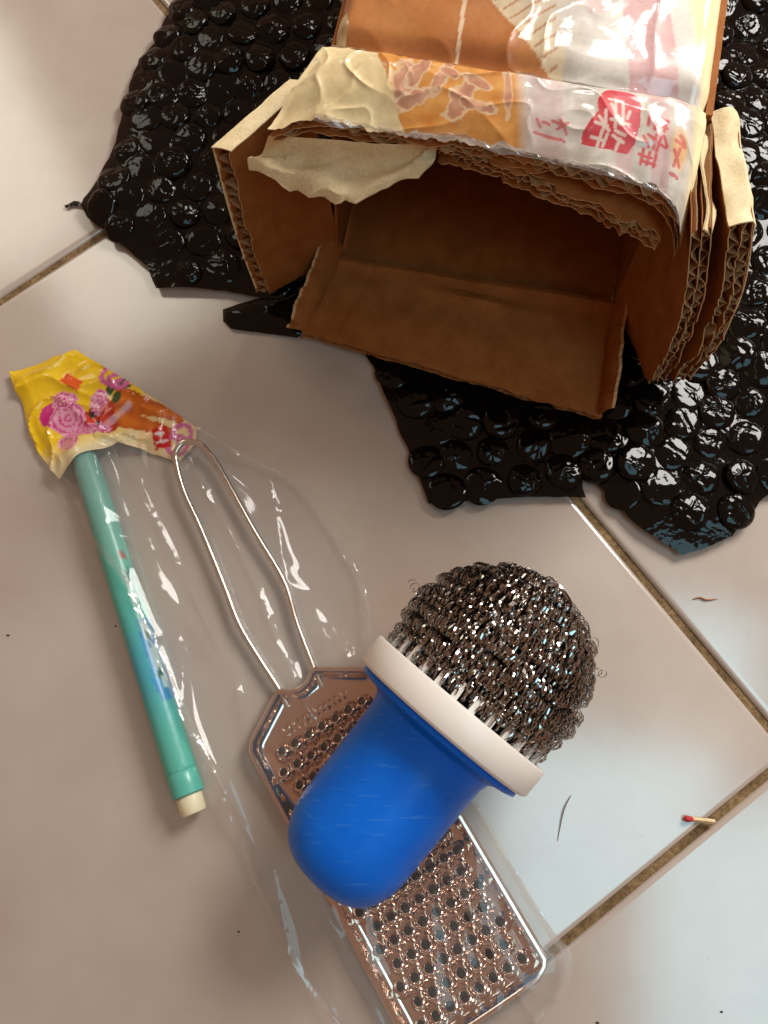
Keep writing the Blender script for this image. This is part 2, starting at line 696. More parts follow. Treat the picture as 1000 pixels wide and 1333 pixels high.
wr = thing('bubble_wrap', 'black bubble wrap spread out underneath the torn cardboard box', 'bubble wrap', (2, 18, 0))
outline = resample(WRAP, 0.35, 0.12, 2.0)
V, F = sheet(outline, 0.42, zwrap)
film = mk('film', V, F, M_WRAP, wr)
STRIP = [(-8.41, 15.79), (-7.08, 16.22), (-5.0, 16.65), (-5.02, 14.56), (-5.24, 14.42), (-7.97, 14.87), (-8.37, 15.19)]
V, F = sheet(resample(STRIP, 0.2, 0.05), 0.25, lambda x, y: 0.10 + 0.35 * min(1, dist_edge(STRIP, x, y) / 0.5) ** 0.6
             + 0.05 * nz(x, y, 4))
mk('folded_edge', V, F, M_WRAP, wr)

bub = []
for k in range(22):
    rb = random.Random(100 + k)
    V, F = [], []
    ns = 44
    hh = rb.uniform(0.28, 0.44)
    sd = k * 13.7
    rings = [1.0, 0.985, 0.955, 0.91, 0.85, 0.79, 0.72, 0.65, 0.58, 0.51, 0.44, 0.37, 0.30, 0.23, 0.16, 0.08, 0.0]
    # a crumpled top: the lowest of several tilted facets, with thin raised creases
    facets = []
    for q in range(rb.randint(3, 5)):
        an = rb.uniform(0, 6.28)
        sl = rb.uniform(0.05, 0.42)
        facets.append((math.cos(an) * sl, math.sin(an) * sl, hh * rb.uniform(0.82, 1.15)))
    creases = []
    for q in range(rb.randint(3, 6)):
        an = rb.uniform(0, 6.28)
        creases.append((math.cos(an), math.sin(an), rb.uniform(-.42, .42), rb.choice((-1, 1, 1)) * rb.uniform(.03, .075)))
    ex, ey = rb.uniform(.9, 1.05), rb.uniform(.88, 1.03)
    for i, r in enumerate(rings):
        for q in range(ns):
            a = 2 * math.pi * q / ns
            rr = 0.73 * r * (1 + 0.06 * nz(math.cos(a) * 1.6, math.sin(a) * 1.6, sd))
            x, y = rr * math.cos(a) * ex, rr * math.sin(a) * ey
            z = min(f[0] * x + f[1] * y + f[2] for f in facets)
            z *= (1 - r ** 6) ** 0.6
            if r < 0.96:
                for (ca, cb, cc, ch) in creases:
                    d = abs(ca * x + cb * y - cc + .12 * nz(x * 3, y * 3, sd))
                    z += ch * max(0, 1 - d / 0.075) * max(0, min(1, 0.5 + 2.5 * nz(x * 1.5 + ca, y * 1.5, sd + cb)))
                z += 0.035 * nz(x * 5, y * 5, sd) * (1 - r)
            z = max(0.0 if i else -0.03, z)
            V.append((x, y, z))
    for i in range(len(rings) - 1):
        for q in range(ns):
            q2 = (q + 1) % ns
            F.append((i * ns + q, i * ns + q2, (i + 1) * ns + q2, (i + 1) * ns + q))
    me = bpy.data.meshes.new('bubble')
    me.from_pydata([(a * CM, b * CM, c * CM) for a, b, c in V], [], F)
    me.polygons.foreach_set('use_smooth', [True] * len(F))
    me.materials.append(M_WRAP)
    bub.append(me)

rb = random.Random(11)
SP = 1.42
nb = 0
for r in range(-4, 30):
    for c in range(-6, 30):
        u = c * SP + (SP / 2 if r % 2 else 0)
        v = r * SP * 0.87
        a = math.radians(9)
        x = -14 + u * math.cos(a) - v * math.sin(a)
        y = 3 + u * math.sin(a) + v * math.cos(a)
        x += 0.6 * nz(x * .22, y * .22, 8) + rb.uniform(-.05, .05)
        y += 0.6 * nz(x * .22, y * .22, 18) + rb.uniform(-.05, .05)
        if y > 31.5 or x > 16.5 or not inside(WRAP, x, y) or dist_edge(WRAP, x, y) < 0.38:
            continue
        if inside(BOXFOOT, x, y) or dist_edge(BOXFOOT, x, y) < 0.45:
            continue
        s = rb.uniform(0.94, 1.12)
        o = inst(rb.choice(bub), 'bubble', wr, (x, y, zwrap(x, y) - 0.02), rb.uniform(0, 6.28), s, s * rb.choice((0.3, 0.5, 0.62, 0.7, 0.8)) * rb.uniform(0.9, 1.1))
        dzx = (zwrap(x + .3, y) - zwrap(x - .3, y)) / .6
        dzy = (zwrap(x, y + .3) - zwrap(x, y - .3)) / .6
        q = Vector((0, 0, 1)).rotation_difference(Vector((-dzx, -dzy, 1)).normalized())
        o.rotation_mode = 'QUATERNION'
        o.rotation_quaternion = q @ Vector((0, 0, 1)).rotation_difference(Vector((0, 0, 1))) @ \
            Matrix.Rotation(rb.uniform(0, 6.28), 3, 'Z').to_quaternion()
        nb += 1

# ------------------------------------------------------------------ cardboard box
box = thing('cardboard_box', 'torn open cardboard box with orange and red print, lying on black bubble wrap',
            'box', (2.5, 18.5, 0.5))
BK = Vector((0.19, 0.982, 0))


def bil(p00, p10, p01, p11):
    a, b, c, d = (Vector(p) for p in (p00, p10, p01, p11))
    return lambda u, v: a * ((1 - u) * (1 - v)) + b * (u * (1 - v)) + c * ((1 - u) * v) + d * (u * v)


def edge_faces(nu, nv):
    """indices of a slab's front-edge faces"""
    return [2 * nu * nv + 2 * i for i in range(nu)]


def board(name, S, thick, nfl, rag, seed=0.0, nv=10, print_fn=None, nu_print=0, nv_print=0, walls=1):
    """corrugated board. S(u, v) inner surface; thick(u, v) vector to the outer surface; torn front edge at v = 0.
    The liners are the board part; each wavy fluting sheet is a child part. walls = 2 for double-wall board."""
    def P(u, v, w, k):
        r = rag * (nz(u * 8 + seed, k * 3.3, seed) * .6 + nz(u * 27, k * 5.1, seed) * .45 + nz(u * 90, k * 2.7, seed) * .25) if rag else 0
        vv = v + (1 - v) ** 4 * r
        return tuple(S(u, vv) + thick(u, vv) * w)
    nu = max(60, nfl * 5)
    levels = [i / walls for i in range(walls + 1)]
    lt = 0.05
    parts = []
    for n, w in enumerate(levels):
        if n == walls and print_fn is not None:
            continue
        a, b = (w, w + lt) if n < walls else (w - lt, w)
        parts.append(slab(lambda u, v: P(u, v, a, n + 1), lambda u, v: P(u, v, b, n + 1), nu, nv))
    V, F = merge(parts)
    o = mk(name, V, F, [M_KRAFT, M_FIBRE], box)
    per = len(parts[0][1])
    for n in range(len(parts)):
        for f in edge_faces(nu, nv):
            o.data.polygons[n * per + f].material_index = 1
    if print_fn is not None:
        a, b = slab(lambda u, v: P(u, v, 1 - lt, 9), lambda u, v: P(u, v, 1.0, 9), nu_print, nv_print)
        cols = []
        for _ in range(2):
            for j in range(nv_print + 1):
                for i in range(nu_print + 1):
                    cols.append(print_fn(i / nu_print, j / nv_print))
        q = mk('printed_liner', a, b, [M_PRINT, M_FIBRE], o, colors=cols)
        for f in edge_faces(nu_print, nv_print):
            q.data.polygons[f].material_index = 1
    for n in range(walls):
        w0, w1 = levels[n] + lt, levels[n + 1]
        if n == walls - 1:
            w1 -= lt

        def W(u, off):
            x = math.sin(2 * math.pi * nfl * (1 + .25 * n) * u + 2.2 * nz(u * 9, seed, 2 + n) + n) * (0.95 + 0.4 * nz(u * 13, seed, 6 + n))
            return (w0 + w1) / 2 + (w1 - w0) / 2 * max(-1, min(1, x)) + off
        nuf = int(nfl * (1 + .25 * n) * 10)
        fv, ff = slab(lambda u, v: P(u, v * .985 + .015, W(u, -0.022), 4 + n), lambda u, v: P(u, v * .985 + .015, W(u, 0.022), 4 + n), nuf, nv)
        q = mk('fluting', fv, ff, [M_FLUTE, M_FIBRE], o)
        for f in edge_faces(nuf, nv):
            q.data.polygons[f].material_index = 1
    return o


def wall(name, S, thick, mat, nu=8, nv=10):
    V, F = slab(lambda u, v: tuple(S(u, v)), lambda u, v: tuple(S(u, v) + Vector(thick)), nu, nv)
    return mk(name, V, F, mat, box)


D = 21.0
# corners of the mouth: the box is pushed slightly out of square
BL, BR = Vector((-3.53, 17.63, 0.75)), Vector((7.57, 15.47, 0.75))
TL, TR = Vector((-2.75, 18.85, 9.9)), Vector((8.1, 16.45, 9.9))


def back(p, d=D):
    return p + BK * d


wall('bottom_panel', lambda u, v: bil(BL, BR, back(BL), back(BR))(u, v)
     + Vector((0, 0, 0.10 * math.sin(math.pi * u) + 0.12 * nz(u * 4, v * 5, 2) - 0.35 * math.exp(-v * 14))),
     (0, 0, -0.4), M_KRAFT, 24, 24)
wall('left_panel', bil(BL, TL, back(BL), back(TL)), (-0.1, 0.02, 0), M_KRAFT)
wall('right_panel', bil(BR, TR + Vector((0, 0, -0.1)), back(BR), back(TR)), (0.2, -0.04, 0), M_KRAFT)
wall('back_panel', bil(back(BL), back(BR), back(TL), back(TR)), (0.08, 0.4, 0), M_KRAFT)


# ---- colours of the top: print and a pale streak, laid out on the sheet, (X, Y) in the sheet's own layout units
def seg_d(px, py, s):
    x0, y0, x1, y1 = s
    dx, dy = x1 - x0, y1 - y0
    t = max(0, min(1, ((px - x0) * dx + (py - y0) * dy) / (dx * dx + dy * dy + 1e-9)))
    return math.hypot(px - x0 - t * dx, py - y0 - t * dy)


def mixc(a, b, t):
    t = max(0.0, min(1.0, t))
    return tuple(a[i] + (b[i] - a[i]) * t for i in range(3)) + (1.0,)


C_BROWN = lin(178, 100, 30)
C_ORANGE = lin(222, 138, 40)
C_CREAM = lin(255, 236, 186)
C_PALE = lin(232, 226, 220)
C_GREY = lin(200, 192, 182)
C_PINK = lin(232, 192, 194)
C_PINK2 = lin(226, 176, 180)
C_RED = lin(212, 40, 60)
C_FOOD = lin(200, 138, 108)
SEAL = [(757, 200), (758, 188), (768, 174), (780, 160), (834, 160), (831, 180), (824, 204), (816, 214), (800, 212), (770, 204)]
SEAL_ST = [(795, 143, 812, 146), (789, 160, 788, 176), (780, 168, 792, 186), (797, 150, 806, 178), (812, 150, 810, 178),
           (803, 143, 800, 182), (820, 160, 816, 170), (795, 172, 818, 178), (775, 176, 790, 180), (770, 192, 784, 197),
           (786, 180, 776, 206), (790, 190, 784, 204), (800, 186, 812, 192), (797, 192, 810, 200), (806, 196, 800, 210)]
CH_RIGHT = [(845, 162, 842, 178), (845, 164, 868, 172), (852, 166, 850, 184), (858, 168, 855, 180), (866, 172, 862, 186),
            (850, 176, 866, 182), (836, 192, 842, 206), (842, 190, 852, 200), (852, 192, 848, 208), (858, 194, 852, 212),
            (862, 192, 866, 204), (848, 198, 864, 206), (830, 214, 846, 220), (836, 208, 832, 226), (844, 212, 840, 228),
            (852, 216, 848, 232), (834, 222, 850, 229)]
CH_LOW = [(700, 168, 704, 178), (708, 172, 716, 176), (720, 172, 736, 180), (726, 182, 740, 176), (730, 172, 738, 188),
          (696, 184, 735, 196)]
CH_EDGE = [(884, 190, 890, 198), (878, 196, 892, 202), (876, 208, 884, 226), (884, 206, 876, 226), (872, 236, 882, 240)]


def art(X, Y):
    n1 = nz(X * .02, Y * .02, 4)
    n2 = nz(X * .06, Y * .06, 9)
    if Y > 0.138 * (X - 432) + 62 + 4 * n1:          # flap
        Yl = Y - 0.138 * (X - 432)
        if X < 497 + (Yl - 75) * 0.30 + 6 * n2:
            c = mixc(C_CREAM, lin(226, 198, 146), 0.35 + 0.4 * n1 + .2 * n2)
        elif X < 690 + 10 * n2:
            c = mixc(C_ORANGE, lin(236, 170, 84), 0.5 + 0.8 * n2)
            for (ex, ey, ra, rb_, an) in ((528, 118, 15, 24, .35), (548, 108, 22, 8, -.75), (576, 118, 26, 7, -1.0), (603, 138, 27, 12, -.85),
                                          (626, 120, 18, 6, .5), (540, 140, 26, 7, -.3), (588, 108, 14, 5, .4), (622, 148, 20, 6, .2), (664, 132, 5, 26, .1)):
                dx, dy = X - ex, Y - ey
                p = (dx * math.cos(an) + dy * math.sin(an)) / ra
                q = (-dx * math.sin(an) + dy * math.cos(an)) / rb_
                d = math.hypot(p, q) + 0.55 * n2 + .35 * nz(X * .13, Y * .13, 2)
                if d < 1.25 and d > 0.9:
                    c = mixc(c, lin(240, 208, 170), 0.8)
                elif d <= 0.9:
                    c = mixc(C_FOOD, lin(226, 170, 138), 0.5 + n2 * 1.5)
            if Y > 172 + 128 * (X - 345) / 575 - 42 * front_back((X - 345) / 575) - 5 + 6 * n2:
                c = mixc(c, C_PALE, 0.75)
            c = mixc(c, C_PALE, (X - 672) / 18)
        else:
            c = mixc(C_PALE, C_GREY, 0.4 + n1 + n2)
            if X < 735:
                c = mixc(c, C_PINK, 0.35)
            if 800 < X < 822:
                c = mixc(c, C_PINK, 0.6)
            if 846 < X < 870:
                c = mixc(c, C_PINK, 0.7)
            if 882 < X < 896 and Yl < 90:
                c = mixc(c, C_PINK2, 0.8)
            if X > 868 and Y > 175 and X < 900:
                c = mixc(c, lin(240, 190, 130), max(0, 1 - math.hypot((X - 884) / 18, (Y - 205) / 34)) * 1.6)
            if math.hypot(X - 807, Y - 153) < 28 or inside(SEAL, X, Y):
                c = mixc(C_RED, lin(226, 86, 104), 0.7 if X > 806 - (Y - 130) * .1 else 0.1)
                d = min(seg_d(X, Y, s) for s in SEAL_ST)
                if d < 2.6:
                    c = mixc(lin(240, 214, 206), c, max(0, d - 1.6))
            if X > 828 and X < 872:
                d = min(seg_d(X, Y, s) for s in CH_RIGHT)
                if d < 2.5:
                    c = mixc(lin(220, 88, 96), c, max(0, d - 1.5))
            if X < 745 and min(seg_d(X, Y, s) for s in CH_LOW) < 1.9:
                c = mixc(c, lin(222, 96, 104), 0.8)
            if X > 866 and X < 896 and min(seg_d(X, Y, s) for s in CH_EDGE) < 2.6:
                c = mixc(c, lin(216, 70, 74), 0.8)
            if X > 900:
                c = mixc(c, C_CREAM, (X - 900) / 14)
        return c
    # wall behind the crease
    edge = 640 + (Y - 0) * 0.86
    if X < 452 + 10 * n1 and Y > 20:
        return mixc(C_CREAM, lin(196, 164, 116), 0.5 + n2)
    if X < edge:
        c = mixc(C_BROWN, lin(192, 122, 56), 0.5 + n1)
        if abs(X - (615 - 0.17 * Y)) < 3.2 - 0.012 * Y:
            c = mixc(c, lin(238, 214, 184), 0.85)  # narrow pale streak running back across the brown
        return c
    if X < 742 + 6 * n2:
        c = mixc(lin(222, 200, 164), C_GREY, (X - edge) / 110)
        k = (Y + (X - 640) * 0.55) % 17
        if k < 3.2 and X < 735 and X - edge > 5:
            c = mixc(c, lin(176, 112, 66), 0.8)
        return c
    c = mixc(C_GREY, C_PALE, (X - 742) / 50 + n1)
    if 826 < X < 890:
        c = mixc(C_PINK, C_PINK2, 0.5 + n2)
    elif 780 < X < 800 and Y < 25:
        c = mixc(c, C_PINK2, 0.5)
    if X > 915:
        c = mixc(c, C_CREAM, (X - 915) / 10)
    return c


def ztop_crease(u):
    return 0.0


# top wall, running back out of the picture
def S_top(u, v):
    p = bil(TL, TR, back(TL), back(TR))(u, v)
    d = v * D
    p.z += 0.18 * math.sin(math.pi * min(1, u * 1.05)) + 0.10 * nz(u * 5, v * 14, 3) + 0.06 * (1 - fold(u * 6, v * 9, 23)) ** 4
    p.z -= 0.30 * math.exp(-(d / 0.42) ** 2)                 # rolls down into the crease
    if u > 0.95:
        p.z -= 0.5 * ((u - 0.95) / 0.05) ** 2
    if u < 0.04:
        p.z -= 0.4 * ((0.04 - u) / 0.04) ** 2
    return p


def art_top(u, v):
    d = v * D
    yl = 0.138 * (u * 496) + 58
    X = 432 + u * 496 + d * (8 + 3 * u)
    return art(X, min(yl - 0.5, yl - d * 35))


board('top_panel', S_top, lambda u, v: Vector((0, 0, 0.42)), 20, 0.0, 3.0, nv=60, print_fn=art_top, nu_print=260, nv_print=300)
FLl, FRr = Vector((-4.55, 16.2, 9.35)), Vector((7.75, 12.75, 9.35))


def front_back(u):
    """how far the torn front edge sits back from a straight line between its corners, cm"""
    pts = [(0, 0.0), (0.075, 0.75), (0.16, 0.9), (0.33, 1.25), (0.45, 1.55), (0.52, 1.5), (0.67, 1.25), (0.82, 1.05), (0.89, 1.0), (0.975, 0.2), (1, 0)]
    for (a, b), (c, d) in zip(pts, pts[1:]):
        if u <= c:
            return 0.72 * (b + (d - b) * (u - a) / (c - a))
    return 0.0


def S_tflap(u, v):
    p = bil(FLl, FRr, TL, TR)(u, v)
    # front edge bows forward in the middle, sags towards the right corner
    p += BK * (front_back(u) * (1 - v))
    w = 1 - v
    p.z += 0.20 * math.sin(math.pi * w) + 0.10 * math.sin(u * 9 + 1) * w - 0.30 * math.exp(-(v - 1) ** 2 / 0.006)
    p.z += 0.10 * nz(u * 6, v * 3, 6) * w
    if u < 0.3:
        p.z += 0.08 * (1 - fold(u * 9 + v * 1.2, v * 2.2, 7)) ** 5 * min(1, (0.3 - u) * 8) * min(1, 4 * (1 - v))
    p.z += 0.05 * (1 - fold(u * 7, v * 2.5, 17)) ** 4
    if u > 0.90:
        t = (u - 0.90) / 0.10
        p.z -= 1.15 * t * t * (0.35 + 0.65 * w)
        p.x -= 0.35 * t * t * w
    if u < 0.10:
        t = (0.10 - u) / 0.10
        p.z -= 0.12 * t * t * (0.4 + .6 * w)
    return p


def art_flap(u, v):
    a = (345 + (920 - 345) * u, 172 + 128 * u - 42 * front_back(u))
    b = (432 + 496 * u, 58.6 + 0.138 * 496 * u + 4.5)
    return art(a[0] + (b[0] - a[0]) * v, a[1] + (b[1] - a[1]) * v)


board('top_flap', S_tflap, lambda u, v: Vector((0, 0, 0.58)), 19, 0.10, 5.0, nv=24, walls=2, print_fn=art_flap, nu_print=400, nv_print=110)


# second layer of board folded in under the top flap on the right
def S_in(u, v):
    a = Vector((0.45, 16.1, 8.6)) * (1 - u) + Vector((7.0, 13.3, 8.45)) * u
    b = Vector((0.9, 18.3, 9.2)) * (1 - u) + Vector((7.7, 16.6, 9.2)) * u
    p = a * (1 - v) + b * v
    p.z += 0.12 * math.sin(u * 7) * (1 - v)
    if u > 0.72:
        p.z -= 0.7 * ((u - 0.72) / 0.28) ** 1.5 * (1 - v)
    return p


board('inner_top_flap', S_in, lambda u, v: Vector((0, 0.03, 0.62)), 12, 0.13, 8.0, nv=10, walls=2)


# bottom flap lying out towards the front
def S_bf(u, v):
    a = Vector((-4.97, 14.35, 0.62)) * (1 - u) + Vector((6.9, 10.72, 0.62)) * u
    b = (BL + Vector((0, 0, .02))) * (1 - u) + (BR + Vector((0, 0, .02))) * u
    p = a * (1 - v) + b * v
    p.z += 0.22 * math.exp(-(v - 0.97) ** 2 / 0.004) + 0.10 * math.sin(u * 5 + .5) * (1 - v) + 0.07 * nz(u * 5, v * 4, 1)
    p.z += 0.22 * max(0, nz(u * 3.1 + 2, v * 1.5, 12)) * v
    p.z += 0.20 * math.exp(-((v - 0.80 + 0.16 * (u - .5)) / 0.05) ** 2) * max(0, 1 - abs(u - 0.52) / 0.3)
    p.z -= 0.05 * math.exp(-((u - 0.1 - .04 * v) / 0.008) ** 2) + 0.05 * math.exp(-((u - .93) / 0.008) ** 2)
    return p


board('bottom_flap', S_bf, lambda u, v: Vector((0, 0, -0.30)), 24, 0.035, 2.0, nv=24)


# torn board edges turned up along the sides of the bottom flap
def side_strip(name, p0, p1, hgt0, hgt1, out, seed):
    p0, p1 = Vector(p0), Vector(p1)

    def S(u, v):
        p = p0 * (1 - u) + p1 * u
        hh = (hgt0 * (1 - u) + hgt1 * u) * (0.75 + 0.25 * nz(u * 2, seed, 1))
        torn = (.22 * nz(u * 7, seed, 3) + .16 * nz(u * 19, seed, 5)) * v ** 7
        return p + Vector((out * v * v * 0.7, 0, v * max(0.1, hh) + torn)) + Vector((0.08 * nz(u * 5, v * 2, seed), 0, 0))
    V, F = slab(lambda u, v: tuple(S(u, v)), lambda u, v: tuple(S(u, v) + Vector((0.12, 0.02, 0))), 40, 6)
    o = mk(name, V, F, [M_KRAFT, M_FIBRE], box)
    for i in range(40):
        o.data.polygons[2 * 40 * 6 + 2 * i + 1].material_index = 1
    return o


side_strip('torn_edge', (-4.9, 14.45, 0.6), (-3.35, 17.9, 0.75), 0.5, 2.0, -0.9, 3)
side_strip('torn_edge', (6.75, 10.8, 0.6), (7.45, 15.2, 0.75), 0.9, 1.7, 0.5, 7)

# left side flap, splayed outwards; u runs up, front edge v = 0
HLb, HLt = Vector((-3.45, 17.85, 0.8)), Vector((-3.55, 18.35, 9.3))
FLb, FLt = Vector((-6.28, 15.95, 1.0)), Vector((-5.85, 15.98, 9.3))
LO = Vector((-0.50, 0.12, 0))


def S_lf(u, v):
    p = bil(FLb, FLt, HLb, HLt)(u, v)
    return p + LO * (0.25 * math.sin(math.pi * u) * (1 - v)) + Vector((0, 0, 0.05 * nz(u * 4, v * 3, 4)))


lf = board('left_flap', S_lf, lambda u, v: LO, 15, 0.05, 11.0, nv=10)
V, F = slab(lambda u, v: tuple(S_lf(1.0, u) + LO * (-0.12 + 1.25 * v) + Vector((0, 0, 0.03 + .03 * math.sin(math.pi * v) + .05 * nz(u * 6, v, 3)))),
            lambda u, v: tuple(S_lf(1.0, u) + LO * (-0.12 + 1.25 * v) + Vector((0, 0, 0.07 + .03 * math.sin(math.pi * v) + .05 * nz(u * 6, v, 3)))), 14, 6)
mk('edge_tape', V, F, M_CREAM, lf)
V, F = slab(lambda u, v: tuple(S_lf(v, u) + LO * 1.02), lambda u, v: tuple(S_lf(v, u) + LO * 1.07), 10, 12)
mk('outer_paper', V, F, M_CREAM, lf)

# right side: two flaps, the outer one splayed further
HRb, HRt = Vector((7.55, 15.5, 0.9)), Vector((7.75, 16.2, 9.6))
FRb, FRt = Vector((8.45, 11.65, 1.6)), Vector((7.45, 12.75, 9.6))
RO = Vector((0.52, 0.10, 0))


def S_rf(u, v):
    p = bil(FRb, FRt, HRb, HRt)(u, v)
    return p + Vector((0.35, -0.25, 0)) * (math.sin(math.pi * u) * (1 - v)) + Vector((0.06 * nz(u * 5, v * 4, 2), 0, 0))


rf = board('right_flap', S_rf, lambda u, v: RO * 1.15, 12, 0.07, 14.0, nv=10, walls=2)
OHb, OHt = Vector((8.25, 15.8, 0.9)), Vector((8.35, 16.7, 9.5))
OFb, OFt = Vector((9.3, 11.7, 1.7)), Vector((8.6, 13.0, 9.4))


def S_of(u, v):
    p = bil(OFb, OFt, OHb, OHt)(u, v)
    return p + Vector((0.45, -0.2, 0)) * (math.sin(math.pi * u) * (1 - v)) + Vector((0.07 * nz(u * 5, v * 4, 9), 0, 0))


of = board('outer_flap', S_of, lambda u, v: RO * 1.35, 12, 0.07, 17.0, nv=10, walls=2)
V, F = slab(lambda u, v: tuple(S_of(v, u) + RO * 1.37), lambda u, v: tuple(S_of(v, u) + RO * 1.43), 10, 12)
mk('outer_paper', V, F, M_CREAM, of)


def S_fold(u, v):
    """cream paper folded over the top edge of the outer flap"""
    p = S_of(1.0, u) + RO * (-0.1 + (1.6 + .3 * nz(u * 7, 2, 2)) * v)
    p.z += 0.06 + 0.05 * math.sin(math.pi * v) - 0.9 * max(0, v - 0.8) + 0.16 * nz(u * 5, v * 1.2, 21) + .05 * nz(u * 19, v * 2, 3)
    return p


V, F = slab(lambda u, v: tuple(S_fold(u, v)), lambda u, v: tuple(S_fold(u, v) + Vector((0, 0, 0.06))), 18, 10)
mk('edge_tape', V, F, M_CREAM, of)


def S_fold2(u, v):
    p = S_rf(1.0, u * 0.9) + RO * (0.6 + 0.65 * v) + Vector((0.1 * math.sin(u * 6), 0, 0))
    p.z += 0.05 - 0.9 * v * (0.5 + .5 * nz(u * 3, 1, 1)) + 0.1 * nz(u * 6, v, 31)
    return p


V, F = slab(lambda u, v: tuple(S_fold2(u, v)), lambda u, v: tuple(S_fold2(u, v) + Vector((0.05, 0, 0.03))), 16, 6)
mk('torn_paper', V, F, M_CREAM, rf)

# torn cream paper curling down under the left of the top flap
R0 = spline([(-4.69, 16.49, 9.3), (-2.81, 16.3, 9.3), (-1.19, 16.1, 9.3), (0.37, 16.07, 9.3)], 10)
R1 = spline([(-5.0, 16.3, 8.75), (-3.05, 16.05, 8.65), (-1.2, 15.9, 8.7), (0.37, 16.0, 9.0)], 10)
R2 = spline([(-5.3, 15.9, 9.0), (-3.3, 15.35, 8.6), (-1.7, 15.25, 8.6), (0.3, 15.7, 9.0)], 10)
R3 = spline([(-5.35, 15.7, 8.75), (-3.57, 15.12, 8.15), (-1.91, 14.86, 8.3), (-0.04, 15.6, 8.85)], 10)
rows = [R0, R1, R2, R3]
rn = len(R0)


def S_torn(u, v):
    i = min(rn - 1, int(round(u * (rn - 1))))
    col = spline([rows[k][i] for k in range(4)], 6)
    p = col[min(len(col) - 1, int(round(v * 18)))].copy()
    p.z += 0.14 * nz(u * 6, v * 2.5, 5) * min(1, v * 3) + 0.05 * nz(u * 14, v * 5, 8) + 0.20 * (1 - fold(u * 2.6 + v * .8, v * 1.2, 3)) ** 3 * min(1, v * 3)
    p += Vector((0, -1, 0)) * (0.4 * nz(u * 3.7, 3, 2) + .16 * nz(u * 13, 1, 2) + .07 * nz(u * 40, 1, 7)) * v ** 3
    return p


V, F = slab(lambda u, v: tuple(S_torn(u, v)), lambda u, v: tuple(S_torn(u, v) + Vector((0, 0, 0.05))), rn - 1, 18)
mk('torn_paper', V, F, M_CREAM, box)


# clear packing tape pulled over the top and down to the torn edge
def S_tape(u, v):
    uu = 0.02 + 0.955 * u
    if v < 0.36:
        p = S_tflap(uu, 0.02 + v / 0.36 * 0.98) + Vector((0, 0, 0.60))
    else:
        p = S_top(uu, (v - 0.36) / 0.64 * 0.57) + Vector((0, 0, 0.44))
    p.z += 0.03 + 0.03 * (1 - fold(uu * 5, v * 8, 2)) ** 2 + 0.025 * nz(uu * 14, v * 12, 3)
    return p


V, F = grid(S_tape, 150, 110)
tape = mk('packing_tape', V, F, M_TAPE, box)


def S_lip(u, v):
    """loose front lip of the tape, crinkled over the torn edge"""
    uu = 0.10 + 0.86 * u
    p = S_tflap(uu, 0.0) + Vector((0, 0, 0.62))
    w = v * (0.15 + 0.16 * nz(u * 9, 1, 4))
    p += BK * (0.10 - w) + Vector((0, 0, -0.5 * w * v + 0.06 * nz(u * 30, v * 3, 2) + 0.05 * (1 - fold(u * 22, v * 1.5, 6)) ** 2))
    return p


V, F = grid(S_lip, 220, 6)
mk('tape_lip', V, F, M_LIP, tape)

# ------------------------------------------------------------------ grater
G0 = Vector((-4.70, 0.68))
GG = Vector((0.53, -0.848))
GH = Vector((0.848, 0.53))


def gr(p, a, z):
    q = G0 + GH * p + GG * a
    return (q.x, q.y, z)


grater = thing('flat_grater', 'flat steel grater with wire loop handle lying in a clear plastic bag', 'grater', (-1.4, -4.7, 0.06))
half = [(0.0, 0.30), (0.30, 0.24), (0.58, 0.02), (0.80, -0.03), (1.3, 0.27), (2.0, 0.70), (2.5, 1.02), (2.72, 1.35),
        (2.76, 1.8), (2.75, 4.5), (2.75, 8), (2.75, 11.5), (2.74, 12.25), (2.55, 12.5), (2.1, 12.72), (1.2, 12.76)]
ring = [(p, a) for p, a in half] + [(-p, a) for p, a in reversed(half[1:])]
ring = resample(ring, 0.5)


def offset(poly, d):
    out = []
    n = len(poly)
    for i in range(n):
        a, b, c = Vector(poly[i - 1]), Vector(poly[i]), Vector(poly[(i + 1) % n])
        t = ((b - a).normalized() + (c - b).normalized()).normalized()
        nrm = Vector((-t.y, t.x))
        out.append((b.x + nrm.x * d, b.y + nrm.y * d))
    return out


rim_prof = [(0.10, 0.10), (0.02, 0.16), (0.0, 0.40), (0.03, 0.56), (0.10, 0.64), (0.19, 0.65), (0.27, 0.60), (0.36, 0.44), (0.46, 0.36), (0.56, 0.34)]
V, F = [], []
nr = len(ring)
for (d, z) in rim_prof:
    for (p, a) in offset(ring, d):
        V.append(gr(p, a, z))
for i in range(len(rim_prof) - 1):
    for k in range(nr):
        k2 = (k + 1) % nr
        F.append((i * nr + k, i * nr + k2, (i + 1) * nr + k2, (i + 1) * nr + k))
mk('rim', V, F, M_STEEL, grater)
inner = offset(ring, 0.56)
teeth = []
for r in range(16):
    for c in range(-5, 6):
        p = c * 0.56 + (0.28 if r % 2 else 0)
        a = 1.95 + r * 0.66
        if abs(p) < 2.0 and (r > 0 or abs(p) < 1.75):
            teeth.append((p, a))
HR = 0.155
holes = [[(p + HR * math.cos(2 * math.pi * k / 12), a + HR * math.sin(2 * math.pi * k / 12)) for k in range(12)] for p, a in teeth]
V, F = sheet(inner, 0.5, lambda x, y: 0.34 + 0.03 * nz(x * .5, y * .5, 2), holes, 0.1)
mk('plate', [gr(x, y, z) for x, y, z in V], F, M_STEEL, grater)
